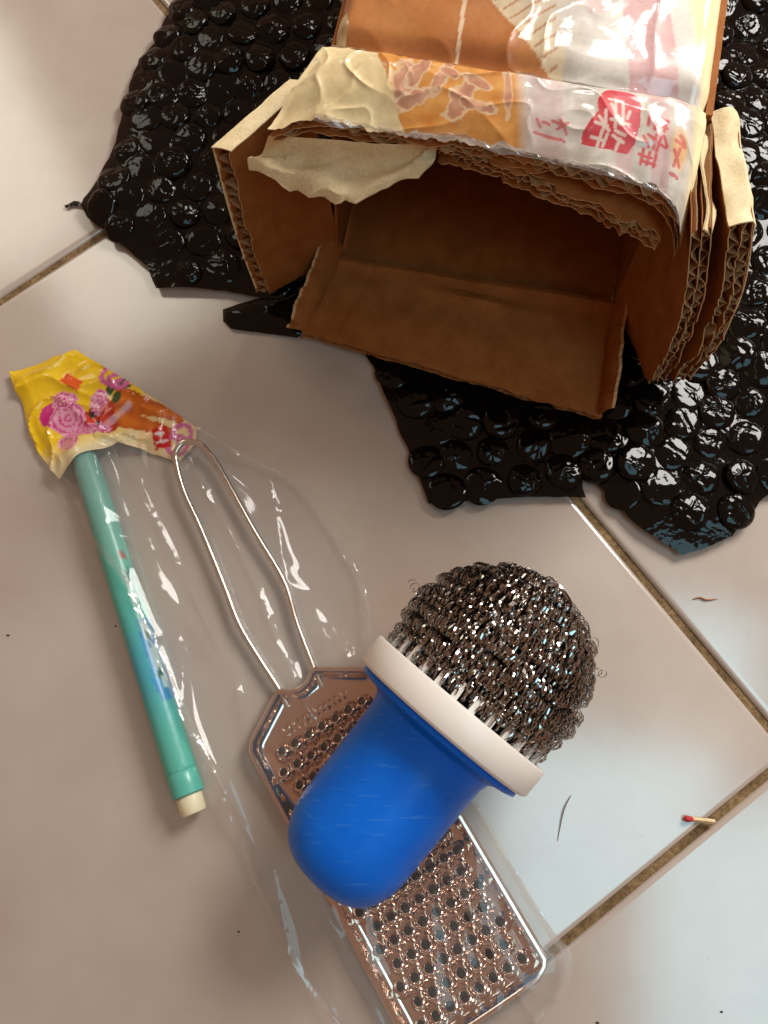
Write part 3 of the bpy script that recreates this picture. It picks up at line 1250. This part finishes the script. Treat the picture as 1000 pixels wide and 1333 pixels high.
# one raised tooth: a burr round the hole, high on the side away from the handle
V, F = [], []
ns = 16
for (e, lev) in ((1.0, 0), (0.72, .38), (0.38, .85), (0.12, 1.0), (0.0, .95), (0.0, .3), (-0.15, -0.3)):
    for k in range(ns):
        a = 2 * math.pi * k / ns
        f = (0.5 + 0.5 * math.cos(a - 0.25)) ** 0.9
        rr = 0.145 + e * (0.045 + 0.29 * f)
        zz = lev * (0.01 + 0.36 * f) if lev > 0 else (0.0 if lev == 0 else -0.14)
        V.append((rr * math.cos(a) * CM, rr * math.sin(a) * CM, zz * CM))
for i in range(6):
    for k in range(ns):
        k2 = (k + 1) % ns
        F.append((i * ns + k, i * ns + k2, (i + 1) * ns + k2, (i + 1) * ns + k))
tme = bpy.data.meshes.new('grating_tooth')
tme.from_pydata(V, [], F)
tme.polygons.foreach_set('use_smooth', [True] * len(F))
tme.materials.append(M_STEEL)
rg = random.Random(2)
ga = math.atan2(GG.y, GG.x)
for (p, a) in teeth:
    q = gr(p, a, 0.345)
    inst(tme, 'grating_tooth', grater, q, ga + rg.uniform(-.15, .15), rg.uniform(0.93, 1.05), rg.uniform(0.85, 1.15))
# fine spikes near the neck
sv, sf = lathe([(0.0, 0.07), (0.10, 0.045), (0.22, 0.012), (0.24, 0.0)], 6, lambda s, x, y: ((x + s * .35) * CM, y * CM, s * CM))
sme = bpy.data.meshes.new('fine_tooth')
sme.from_pydata(sv, [], sf)
sme.materials.append(M_STEEL)
for r in range(2):
    for c in range(-8, 9):
        p = c * 0.22 + (0.11 if r % 2 else 0)
        a = 1.30 + r * 0.22
        if abs(p) < 1.35:
            inst(sme, 'fine_tooth', grater, gr(p, a, 0.335), ga + rg.uniform(-.3, .3), rg.uniform(.8, 1.2))
WIRE = [(-5.32, 0.3), (-6.14, 1.45), (-6.93, 2.66), (-7.6, 4.16), (-8.57, 6.24), (-9.35, 7.77), (-9.75, 9.03),
        (-9.69, 9.48), (-9.47, 9.73), (-9.19, 9.76), (-8.81, 9.66), (-8.45, 9.31), (-8.05, 8.77), (-6.54, 6.24),
        (-5.32, 4.31), (-4.76, 2.73), (-4.05, 1.06)]
wp = [(x, y, 0.34 + 0.30 * math.sin(math.pi * min(1, i / 16)) ** 2) for i, (x, y) in enumerate(WIRE)]
wp = [(-4.95, -0.35, 0.30)] + wp + [(-3.72, 0.40, 0.30)]
V, F = tube(spline(wp, 8), 0.125, 10)
mk('wire_handle', V, F, M_WIRE, grater)

# ------------------------------------------------------------------ felt pen
PA, PB = Vector((-13.56, 9.45, 0.59)), Vector((-8.06, -4.02, 0.59))
PD = (PB - PA).normalized()
PS = Vector((PD.y, -PD.x, 0)).normalized()
PL = (PB - PA).length
pen = thing('felt_pen', 'turquoise felt pen with cream end plug, partly under the clear plastic bag', 'pen', (-10.5, 2.0, 0.0))


def MP(s, x, y):
    q = PA + PD * s + PS * x + Vector((0, 0, 1)) * y
    return tuple(q)


pp = [(0.0, 0.0), (0.0, 0.34), (0.06, 0.42), (0.2, 0.47), (1.0, 0.51), (3.0, 0.54)]
pp += [(3.0 + (PL - 1.55 - 3.0) * k / 90, 0.54 + 0.025 * k / 90) for k in range(1, 91)]
pp += [(PL - 1.52, 0.545), (PL - 1.48, 0.57), (PL - 1.0, 0.575), (PL - 0.72, 0.575), (PL - 0.68, 0.53)]
V, F = lathe(pp, 48, MP)
cols = []
C_TEAL = lin(88, 178, 160)
C_TEAL2 = lin(112, 172, 162)
C_BLUE = lin(18, 128, 206)
for s, r in pp:
    s -= 0.81
    for k in range(48):
        a = 2 * math.pi * k / 48
        c = mixc(C_TEAL2, C_TEAL, s / 5)
        b = math.exp(-((s - 8.35) / 1.7) ** 2)
        c = mixc(c, C_BLUE, b * 0.5)
        side = -math.cos(a)      # towards the bag
        up = math.sin(a)
        if side > 0.1 and up > -.3:
            w = nz(s * 1.4, a * 1.5, 3)
            if 6.55 < s < 9.65 and side > 0.35 + 0.2 * w:
                c = mixc(C_BLUE, lin(10, 96, 190), 0.5 + w)
            for (s0, k0, rs, ra) in ((7.05, .72, .42, .20), (8.1, .80, .62, .17), (8.85, .86, .45, .12)):
                if math.hypot((s - s0) / rs, (side - k0) / ra) < 1 + .3 * w:
                    c = lin(206, 220, 222)
            for (s0, k0) in ((7.2, .74), (8.65, .8), (8.75, .7)):
                if math.hypot((s - s0) / .13, (side - k0) / .10) < 1:
                    c = lin(18, 26, 40)
            if 4.45 < s < 6.05 and side > 0.45 and abs(nz(s * 5, a * 5, 8)) < 0.13:
                c = lin(40, 62, 66)
            if math.hypot((s - 4.0) / .18, (side - .72) / .2) < 1:
                c = lin(168, 24, 24)
        cols.append(mixc(c, mixc(C_TEAL2, C_TEAL, s / 5), 0.3))
mk('barrel', V, F, M_PENBODY, pen, colors=cols)
V, F = lathe([(PL - 0.70, 0.45), (PL - 0.66, 0.47), (PL - 0.15, 0.455), (PL - 0.04, 0.42), (PL, 0.32), (PL, 0.0)], 32, MP)
mk('end_plug', V, F, M_PLUG, pen)

# ------------------------------------------------------------------ clear bag with printed header
BAG = [(-14.49, 8.55), (-13.62, 7.76), (-12.85, 6.22), (-11.33, 4.57), (-10.44, 2.97), (-8.73, -0.37), (-7.29, -2.87),
       (-6.8, -4.02), (-5.87, -6.24), (-4.44, -8.59), (-2.82, -10.71), (0.2, -11.9), (3.45, -10.51), (4.75, -9.1),
       (5.0, -8.2), (4.45, -7.7), (1.55, -3.3), (0.3, -1.05), (-1.75, 2.19), (-2.36, 4.61), (-4.76, 8.0), (-6.37, 9.0),
       (-7.63, 9.64), (-9.25, 10.5), (-9.8, 9.3), (-11.09, 9.75), (-12.2, 10.0), (-13.37, 9.3)]
HEAD = [(-17.16, 12.99), (-15.77, 13.48), (-14.43, 13.91), (-12.99, 13.04), (-12.15, 12.53), (-10.65, 11.59),
        (-9.17, 10.54), (-9.12, 9.9), (-9.8, 9.05), (-11.09, 9.53), (-12.2, 9.79), (-13.37, 9.06), (-14.36, 8.27),
        (-15.24, 9.13), (-16.01, 10.26), (-16.49, 11.57)]
# drape: a membrane resting on pen, grater and wire
x0, y0, st = -18.0, -13.0, 0.2
NX, NY = 125, 140
gx = x0 + np.arange(NX) * st
gy = y0 + np.arange(NY) * st
XX, YY = np.meshgrid(gx, gy)
obst = np.full(XX.shape, 0.08)
gp = (XX - G0.x) * GH.x + (YY - G0.y) * GH.y
gaa = (XX - G0.x) * GG.x + (YY - G0.y) * GG.y
m_gr = (np.abs(gp) < 2.8) & (gaa > 0.9) & (gaa < 12.8)
obst[m_gr] = 0.70
m_gr2 = (np.abs(gp) < 1.6) & (gaa > 0.0) & (gaa <= 0.9)
obst[m_gr2] = 0.66
ps = (XX - PA.x) * PD.x + (YY - PA.y) * PD.y
pt = np.abs((XX - PA.x) * PS.x + (YY - PA.y) * PS.y)
m_p = (ps > -0.1) & (ps < PL) & (pt < 0.62)
obst[m_p] = np.maximum(obst[m_p], 0.56 + np.sqrt(np.maximum(0, 0.36 - pt[m_p] ** 2)) + 0.03)
for q in spline(wp, 10):
    dd = np.hypot(XX - q.x, YY - q.y)
    obst = np.maximum(obst, np.where(dd < 0.22, q.z + 0.16, 0))
Z = obst.copy()
for it in range(220):
    A = Z.copy()
    A[1:-1, 1:-1] = 0.25 * (Z[:-2, 1:-1] + Z[2:, 1:-1] + Z[1:-1, :-2] + Z[1:-1, 2:])
    Z = np.maximum(obst, A - 0.0035)


for it in range(5):
    A = np.pad(Z, 1, mode='edge')
    Z = 0.5 * Z + 0.125 * (A[:-2, 1:-1] + A[2:, 1:-1] + A[1:-1, :-2] + A[1:-1, 2:])
Z = Z + 0.02


def zmem(x, y):
    i = max(0, min(NX - 2, (x - x0) / st))
    j = max(0, min(NY - 2, (y - y0) / st))
    a, b = int(i), int(j)
    fx, fy = i - a, j - b
    return float(Z[b, a] * (1 - fx) * (1 - fy) + Z[b, a + 1] * fx * (1 - fy) + Z[b + 1, a] * (1 - fx) * fy + Z[b + 1, a + 1] * fx * fy)


def zbag(x, y):
    g = (x - G0.x) * GH.x + (y - G0.y) * GH.y
    a = (x - G0.x) * GG.x + (y - G0.y) * GG.y
    # long creases running with the bag, finer ones across
    w = 0.20 * (1 - fold(g * 0.5, a * 0.055, 2)) ** 4 + 0.12 * (1 - fold(g * .45 + a * .16, a * .07, 5)) ** 4
    w += 0.06 * (1 - fold(g * .5 - a * .3, a * .1 + g * .1, 15)) ** 5
    w += 0.06 * (nz(g * .5, a * .2, 9) + 1)
    scour = math.hypot(x + 1.2, y + 2.6)
    if scour < 5:
        w *= max(0.1, (scour - 2.5) / 2.5)
    return zmem(x, y) + w + 0.02


bag = thing('plastic_bag', 'clear crinkled plastic bag with a yellow printed header, holding the grater', 'bag', (-5, 0, 0.0))
bo = resample(BAG, 0.25, 0.10, 4.0)
V, F = sheet(bo, 0.13, zbag, (), 0.05)
mk('front_film', V, F, M_BAG, bag)
V, F = sheet(bo, 0.6, lambda x, y: 0.03 + 0.012 * nz(x, y, 2))
mk('back_film', V, F, M_BAG, bag)
# welded edges of the bag: narrow doubled strips


def weld(path, width, seed):
    pts = spline([(x, y, 0) for x, y in path], 14)
    V, F = [], []
    for i, p in enumerate(pts):
        t = (pts[min(len(pts) - 1, i + 1)] - pts[max(0, i - 1)]).normalized()
        nrm = Vector((-t.y, t.x, 0))
        for k in range(4):
            q = p + nrm * (width * (k / 3 - .5) + 0.05 * nz(i * .3, k, seed))
            V.append((q.x, q.y, zbag(q.x, q.y) + 0.03 + 0.05 * nz(i * .35, k * 1.3, seed)))
    for i in range(len(pts) - 1):
        for k in range(3):
            a = i * 4 + k
            F.append((a, a + 4, a + 5, a + 1))
    mk('welded_edge', V, F, M_WELD, bag)


weld([(-13.3, 7.3), (-12.7, 6.0), (-11.2, 4.4), (-10.3, 2.8), (-8.6, -0.5), (-7.15, -3.0), (-6.65, -4.1), (-5.75, -6.3), (-4.3, -8.7), (-2.75, -10.7)], 0.22, 3)
weld([(-9.0, 10.4), (-7.6, 9.5), (-6.3, 8.85), (-4.85, 7.9), (-2.55, 4.6), (-1.95, 2.3)], 0.2, 9)
weld([(1.75, -3.5), (3.2, -5.9), (4.5, -7.9), (4.85, -8.3), (4.6, -9.1), (3.4, -10.3)], 0.2, 14)
# pinched seal along the pen side of the header
seam = [(-15.5, 9.15), (-14.75, 8.15), (-14.1, 7.45), (-13.4, 6.7), (-12.95, 6.9), (-13.6, 7.9), (-14.36, 8.6), (-15.1, 9.5)]
V, F = sheet(resample(seam, 0.15, 0.10, 6), 0.13, lambda x, y: 0.5 + 0.22 * nz(x * 2.1, y * 2.1, 3) + 0.18 * (1 - fold(x * 1.6, y * 1.6, 8)) ** 2 +
             max(0, zmem(x, y) - .2))
mk('crimped_seam', V, F, M_BAG, bag)


def zhead(x, y):
    e = dist_edge(HEAD, x, y)
    z = 0.12 + 0.22 * min(1, e / 0.5) ** 0.7
    z = max(z, zmem(x, y) + 0.05) if (y < 10.6 and x < -11.2) else z
    z += 0.20 * (1 - fold(x * .40, y * .40, 3)) ** 4 + 0.14 * (1 - fold(x * .7 + 5, y * .7, 13)) ** 5 + 0.05 * nz(x * .8, y * .8, 6)
    z += 0.28 * math.exp(-((x - y * .9 + 22.5) / 0.5) ** 2) * (1 if x > -13 else .3)
    if x > -10.6:
        k = min(1, (x + 10.6) / 0.7)
        z = z * (1 - k) + (0.12 + 0.06 * nz(x * 2, y * 2, 4)) * k
    return max(0.05, z)


CY = lin(240, 196, 8)
PINK = [(-15.0, 11.0, .62, .55), (-14.35, 10.85, .75, .7), (-14.05, 9.75, .55, .42), (-13.3, 10.35, .75, .28), (-13.15, 11.55, .35, .6),
        (-14.55, 11.55, .55, .45)]


def head_col(x, y):
    n1 = nz(x * .7, y * .7, 3)
    n2 = nz(x * 2.4, y * 2.4, 7)
    # print fades to white film towards the pen and the grater
    t = (x + 17.0) * 0.62 + (13.0 - y) * 0.78
    c = mixc(CY, lin(246, 206, 40), 0.5 + n1)
    low = (13.9 - y) + (x + 14.4) * -0.55
    d = (y - 8.9) * 0.86 - (x + 14.0) * 0.42
    if d < 1.1 + .4 * n1:
        c = mixc(lin(240, 226, 180), c, d / 1.0)
    if x > -11.4 + .3 * n1:
        c = mixc(c, lin(240, 206, 150), 0.8)
    # carrots
    for (ax, ay, bx, by, w) in ((-12.15, 11.65, -9.9, 10.95, .48), (-12.3, 10.9, -10.3, 10.35, .40)):
        dx, dy = bx - ax, by - ay
        k = max(0, min(1, ((x - ax) * dx + (y - ay) * dy) / (dx * dx + dy * dy)))
        dd = math.hypot(x - ax - k * dx, y - ay - k * dy)
        if dd < w * (1 - .55 * k):
            c = mixc(lin(232, 122, 22), lin(170, 70, 24), dd / w * 0.8 + .6 * n2 + .25 * k)
    # leaves
    for (ax, ay) in ((-12.5, 12.25), (-12.2, 12.35), (-12.75, 12.0), (-12.45, 11.75)):
        if math.hypot((x - ax) / .22, (y - ay) / .26) < 1 + .7 * n2:
            c = lin(52, 84, 40)
    # tomatoes with dark stalks
    for (ax, ay, r) in ((-12.95, 11.1, .58), (-13.35, 10.75, .5), (-12.75, 10.6, .45)):
        q = math.hypot(x - ax, y - ay) / r
        if q < 1:
            c = mixc(lin(222, 66, 36), lin(160, 30, 24), q * q)
    for (ax, ay) in ((-13.35, 11.0), (-13.05, 10.55)):
        if math.hypot(x - ax, y - ay) < .14 + .12 * n2:
            c = lin(40, 42, 26)
    # pale ribbon swirls in pink and magenta
    for i, (ax, ay, ra, rb_) in enumerate(PINK):
        q = math.hypot((x - ax) / ra, (y - ay) / rb_) + .18 * n2
        if q < 1:
            c = lin(206, 26, 128) if i == 0 else mixc(lin(240, 190, 200), lin(226, 130, 176), .5 + n1)
            if i and abs((q * 3.1) % 1 - .5) < .16:
                c = lin(206, 60, 140)
    # orange slab
    ux, uy = x + 14.35, y - 12.42
    p, q = ux * .88 - uy * .48, ux * .48 + uy * .88
    if abs(p) < .46 and abs(q) < .24:
        c = lin(232, 92, 36)
    # ring slices
    for (ax, ay, r) in ((-12.75, 12.75, .42), (-12.45, 12.5, .34), (-9.9, 9.8, .4), (-9.7, 10.3, .35)):
        if abs(math.hypot(x - ax, y - ay) - r) < .10:
            c = lin(214, 104, 158)
    # red block with white strokes
    ux, uy = x + 10.50, y - 10.05
    p, q = ux * .97 + uy * .24, -ux * .24 + uy * .97
    if abs(p) < .32 and abs(q) < .45:
        c = lin(206, 24, 26)
        if (abs(q - .16) < .045 and abs(p) < .19) or (abs(q + .18) < .045 and abs(p) < .22) or (abs(p) < .045 and -.18 < q < .16):
            c = lin(240, 220, 214)
    return c


V, F = sheet(resample(HEAD, 0.12, 0.05, 2), 0.085, zhead)
mk('printed_header', V, F, M_LABEL, bag, colors=[head_col(v[0], v[1]) for v in V])

# ------------------------------------------------------------------ scourer with steel wool head
S0 = Vector((0.72, -0.60, 3.34))
SA = Vector((0.63, 0.776, 0.04)).normalized()
SX = Vector((SA.y, -SA.x, 0)).normalized()
SY = SA.cross(SX)
if SY.z < 0:
    SY = -SY


def MS(s, x, y):
    return tuple(S0 + SA * s + SX * x + SY * y)


sco = thing('pot_scourer', 'pot scourer with blue handle, white collar and steel wool head lying on the grater', 'scourer',
            (0.72, -0.60, 0.0))
hp = [(0.0, 2.9), (-0.30, 3.02), (-0.40, 3.08), (-0.48, 3.05), (-0.54, 2.85), (-0.60, 2.48), (-0.72, 2.28), (-1.0, 2.18), (-1.6, 2.15), (-2.4, 2.14),
      (-3.4, 2.12), (-4.2, 2.10)]
for k in range(1, 13):
    a = math.pi / 2 * k / 12
    hp.append((-4.35 - 1.95 * math.sin(a) ** 0.92, 2.09 * max(0, math.cos(a)) ** 0.52))
V, F = lathe(hp, 72, MS)
handle = mk('handle', V, F, M_BLUE, sco)
V, F = lathe([(-0.28, 2.9), (-0.29, 3.22), (-0.25, 3.30), (-0.18, 3.34), (0.60, 3.36), (0.68, 3.33), (0.71, 3.26), (0.70, 3.16), (0.64, 3.10),
              (0.30, 3.06), (0.24, 2.9), (0.24, 0.0)], 96, MS)
mk('collar', V, F, M_WHITE, sco)
V, F = merge([slab(lambda u, v: ((u - .5) * .26, (v - .5) * .16, -0.1), lambda u, v: ((u - .5) * .18, (v - .5) * .12, 1.0), 1, 1)])
pme = bpy.data.meshes.new('prong')
pme.from_pydata([(a * CM, b * CM, c * CM) for a, b, c in V], [], F)
pme.materials.append(M_WHITE)
for k in range(30):
    a = 2 * math.pi * k / 30
    q = MS(0.26, 2.96 * math.cos(a), 2.96 * math.sin(a))
    o = inst(pme, 'prong', sco, q)
    rad = SX * math.cos(a) + SY * math.sin(a)
    tan = rad.cross(SA)
    o.rotation_euler = Matrix((tan, rad, SA)).transposed().to_euler()
# steel wool: flat coiled ribbon wound round the head in rows
WC, WR = 2.20, 3.10
rw = random.Random(21)
V, F = [], []


def ball(s, a):
    """radius of the head at axial position s, angle a"""
    q = (s - WC) / 3.25
    r = WR * math.sqrt(max(0.0, 1 - q * q))
    return r + 0.16 * nz(math.cos(a) * 1.6, math.sin(a) * 1.6, s * .8)


row = 0
s = 1.0
while s < 5.42:
    rtilt = rw.uniform(-.16, .16)
    rph = rw.uniform(0, 6.28)
    for strand in range(4):
        ss = s + rw.uniform(-.11, .11)
        base = ball(ss, 0)
        turns_len = 2 * math.pi * max(0.4, base)
        pitch = rw.uniform(0.115, 0.15)
        turns = int(turns_len / pitch)
        cr = rw.uniform(0.15, 0.27)
        ph = rw.uniform(0, 6.28)
        dep = rw.uniform(-.32, .03)
        tilt = rtilt + rw.uniform(-.12, .12)
        per = 9
        wdt = rw.uniform(0.018, 0.034)
        n0 = len(V)
        tot = turns * per
        for i in range(tot):
            A = 2 * math.pi * i / tot
            B = 2 * math.pi * i / per + ph
            crr = cr * (1 + 0.35 * nz(i * .013, ss * 3, strand)) * (1 + .16 * nz(i * .31, ss, strand))
            sc = ss + tilt * math.sin(A + rph) + 0.12 * nz(math.cos(A) * 2, math.sin(A) * 2, row * 1.7) + 0.10 * nz(i * .02, strand, ss)
            rb_ = ball(sc, A) + dep
            rad = SX * math.cos(A) + SY * math.sin(A)
            tan = SY * math.cos(A) - SX * math.sin(A)
            # surface normal of the head
            nq = (sc - WC) / 3.25
            nrm = (rad * math.sqrt(max(0.02, 1 - nq * nq)) + SA * nq).normalized()
            side = tan.cross(nrm)
            c = S0 + SA * sc + rad * rb_
            p = c + nrm * (crr * math.cos(B)) + side * (crr * math.sin(B)) + tan * (0.05 * math.sin(B * .5 + ph) + 0.08 * nz(i * .4, ss * 9, 2))
            tw = tan * math.cos(.5 * nz(i * .2, ss, 5)) * wdt + nrm * (wdt * .5 * math.sin(i * .21))
            V.append(tuple(p - tw))
            V.append(tuple(p + tw))
        for i in range(tot - 1):
            a = n0 + 2 * i
            F.append((a, a + 1, a + 3, a + 2))
    s += 0.39
    row += 1
# stray loops standing off the outline
for k in range(16):
    A = rw.uniform(0, 6.28)
    sc = rw.uniform(0.4, 5.2)
    rad = SX * math.cos(A) + SY * math.sin(A)
    nq = (sc - WC) / 3.25
    nrm = (rad * math.sqrt(max(0.02, 1 - nq * nq)) + SA * nq).normalized()
    c = S0 + SA * sc + rad * (ball(sc, A) + .15)
    if c.z < 0.5:
        continue
    t1 = Vector((rw.uniform(-1, 1), rw.uniform(-1, 1), rw.uniform(-1, 1))).normalized()
    n0 = len(V)
    cr = rw.uniform(.12, .2)
    tot = rw.randint(14, 30)
    b1 = t1.cross(nrm).normalized()
    for i in range(tot):
        B = i * .62
        p = c + nrm * cr * math.cos(B) + b1 * cr * math.sin(B) + t1 * (i * .016)
        V.append(tuple(p - t1 * .012))
        V.append(tuple(p + t1 * .012))
    for i in range(tot - 1):
        a = n0 + 2 * i
        F.append((a, a + 1, a + 3, a + 2))
V = [(x, y, max(z, 0.02)) for x, y, z in V]
wool = mk('steel_wool', V, F, M_WOOL, sco)
wool['kind'] = 'stuff'
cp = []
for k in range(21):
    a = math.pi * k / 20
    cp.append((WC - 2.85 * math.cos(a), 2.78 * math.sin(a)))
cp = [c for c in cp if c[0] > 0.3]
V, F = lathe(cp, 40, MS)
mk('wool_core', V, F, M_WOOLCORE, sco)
# flat end of the ribbon bent over at the crown
pts = [MS(4.55, -0.2, 1.9), MS(5.0, -0.25, 1.45), MS(5.35, -0.1, 1.0), MS(5.5, 0.2, 0.8), MS(5.3, 0.7, 1.05), MS(4.95, 1.0, 1.5)]
V, F = tube(spline(pts, 6), lambda t: 0.13 - 0.05 * t, 8)
mk('ribbon_end', V, F, M_WOOL, sco)

# ------------------------------------------------------------------ small things on the floor
mt = thing('matchstick', 'broken stub of a matchstick with red head, lying across a grout line', 'matchstick', (9.5, -3.95, 0.0))
V, F = tube([(9.28, -3.925, 0.11), (9.7, -3.96, 0.115), (10.05, -4.0, 0.11)], 0.085, 4)
mk('stick', V, F, M_WOOD, mt, smooth=False)
V, F = tube(spline([(9.03, -3.905, 0.13), (9.10, -3.91, 0.135), (9.2, -3.918, 0.135), (9.32, -3.928, 0.125)], 4),
            lambda t: 0.05 + 0.06 * math.sin(math.pi * min(1, t * .8 + .18)), 10)
mk('head', V, F, M_RED, mt)
V, F = tube(spline([(5.19, -3.21, 0.05), (4.95, -3.6, 0.10), (4.82, -4.0, 0.09), (4.65, -4.74, 0.03)], 8), lambda t: 0.006 + 0.012 * math.sin(math.pi * t), 5)
tag(mk('hair_strand', V, F, M_HAIR, None, (4.9, -4.0, 0.0)), 'short dark curved hair lying on the bright tile beside the scourer', 'hair')
V, F = sheet(resample([(-14.85, 20.75), (-15.12, 21.1), (-15.4, 21.14), (-15.8, 20.92), (-15.7, 20.78), (-15.35, 20.9), (-15.05, 20.85)], 0.08, 0.03), 0.08,
             lambda x, y: 0.12 + 0.06 * nz(x * 4, y * 4, 2))
tag(mk('film_scrap', V, F, M_WRAP, None, (-15.3, 20.95, 0.0)), 'tiny torn scrap of dark film at the pointed corner of bubble wrap', 'scrap')
SPECKS = [(-11.76, 2.57, 'tiny dark speck of dirt on the tile close beside the turquoise pen'),
          (-6.4, -7.9, 'tiny dark speck of dirt on the tile by the lower edge of the clear bag'),
          (9.79, -9.88, 'tiny dark speck of dirt out on the pale bluish tile below the matchstick'),
          (5.73, -10.32, 'tiny dark speck of dirt on the tile next to the bottom corner of the grater'),
          (-15.93, 2.19, 'tiny dark speck of dirt on open tile away from the pen, below the yellow header')]
for k, (x, y, lab) in enumerate(SPECKS):
    V, F = lathe([(0, 0.0), (0.003, 0.03), (0.015, 0.035), (0.03, 0.02), (0.035, 0.0)], 7,
                 lambda s, a, b: (x + a * (1 + .3 * k % 2) + .02 * nz(a * 30, b * 30, k), y + b, 0.005 + s))
    tag(mk('dirt_speck', V, F, M_DIRT, None, (x, y, 0.0)), lab, 'dirt speck', 'dirt specks on the tiles')
V, F = tube(spline([(9.95, 3.72, 0.03), (10.2, 3.78, 0.05), (10.45, 3.70, 0.05), (10.85, 3.74, 0.03)], 5), lambda t: 0.012 + 0.03 * math.sin(math.pi * t), 5)
tag(mk('wood_splinter', V, F, M_SPLINT, None, (10.4, 3.72, 0.0)), 'thin brown splinter on the tile just across the grout line from the bubble wrap', 'splinter')

for o in bpy.data.objects:
    if 'o' in o:
        del o['o']
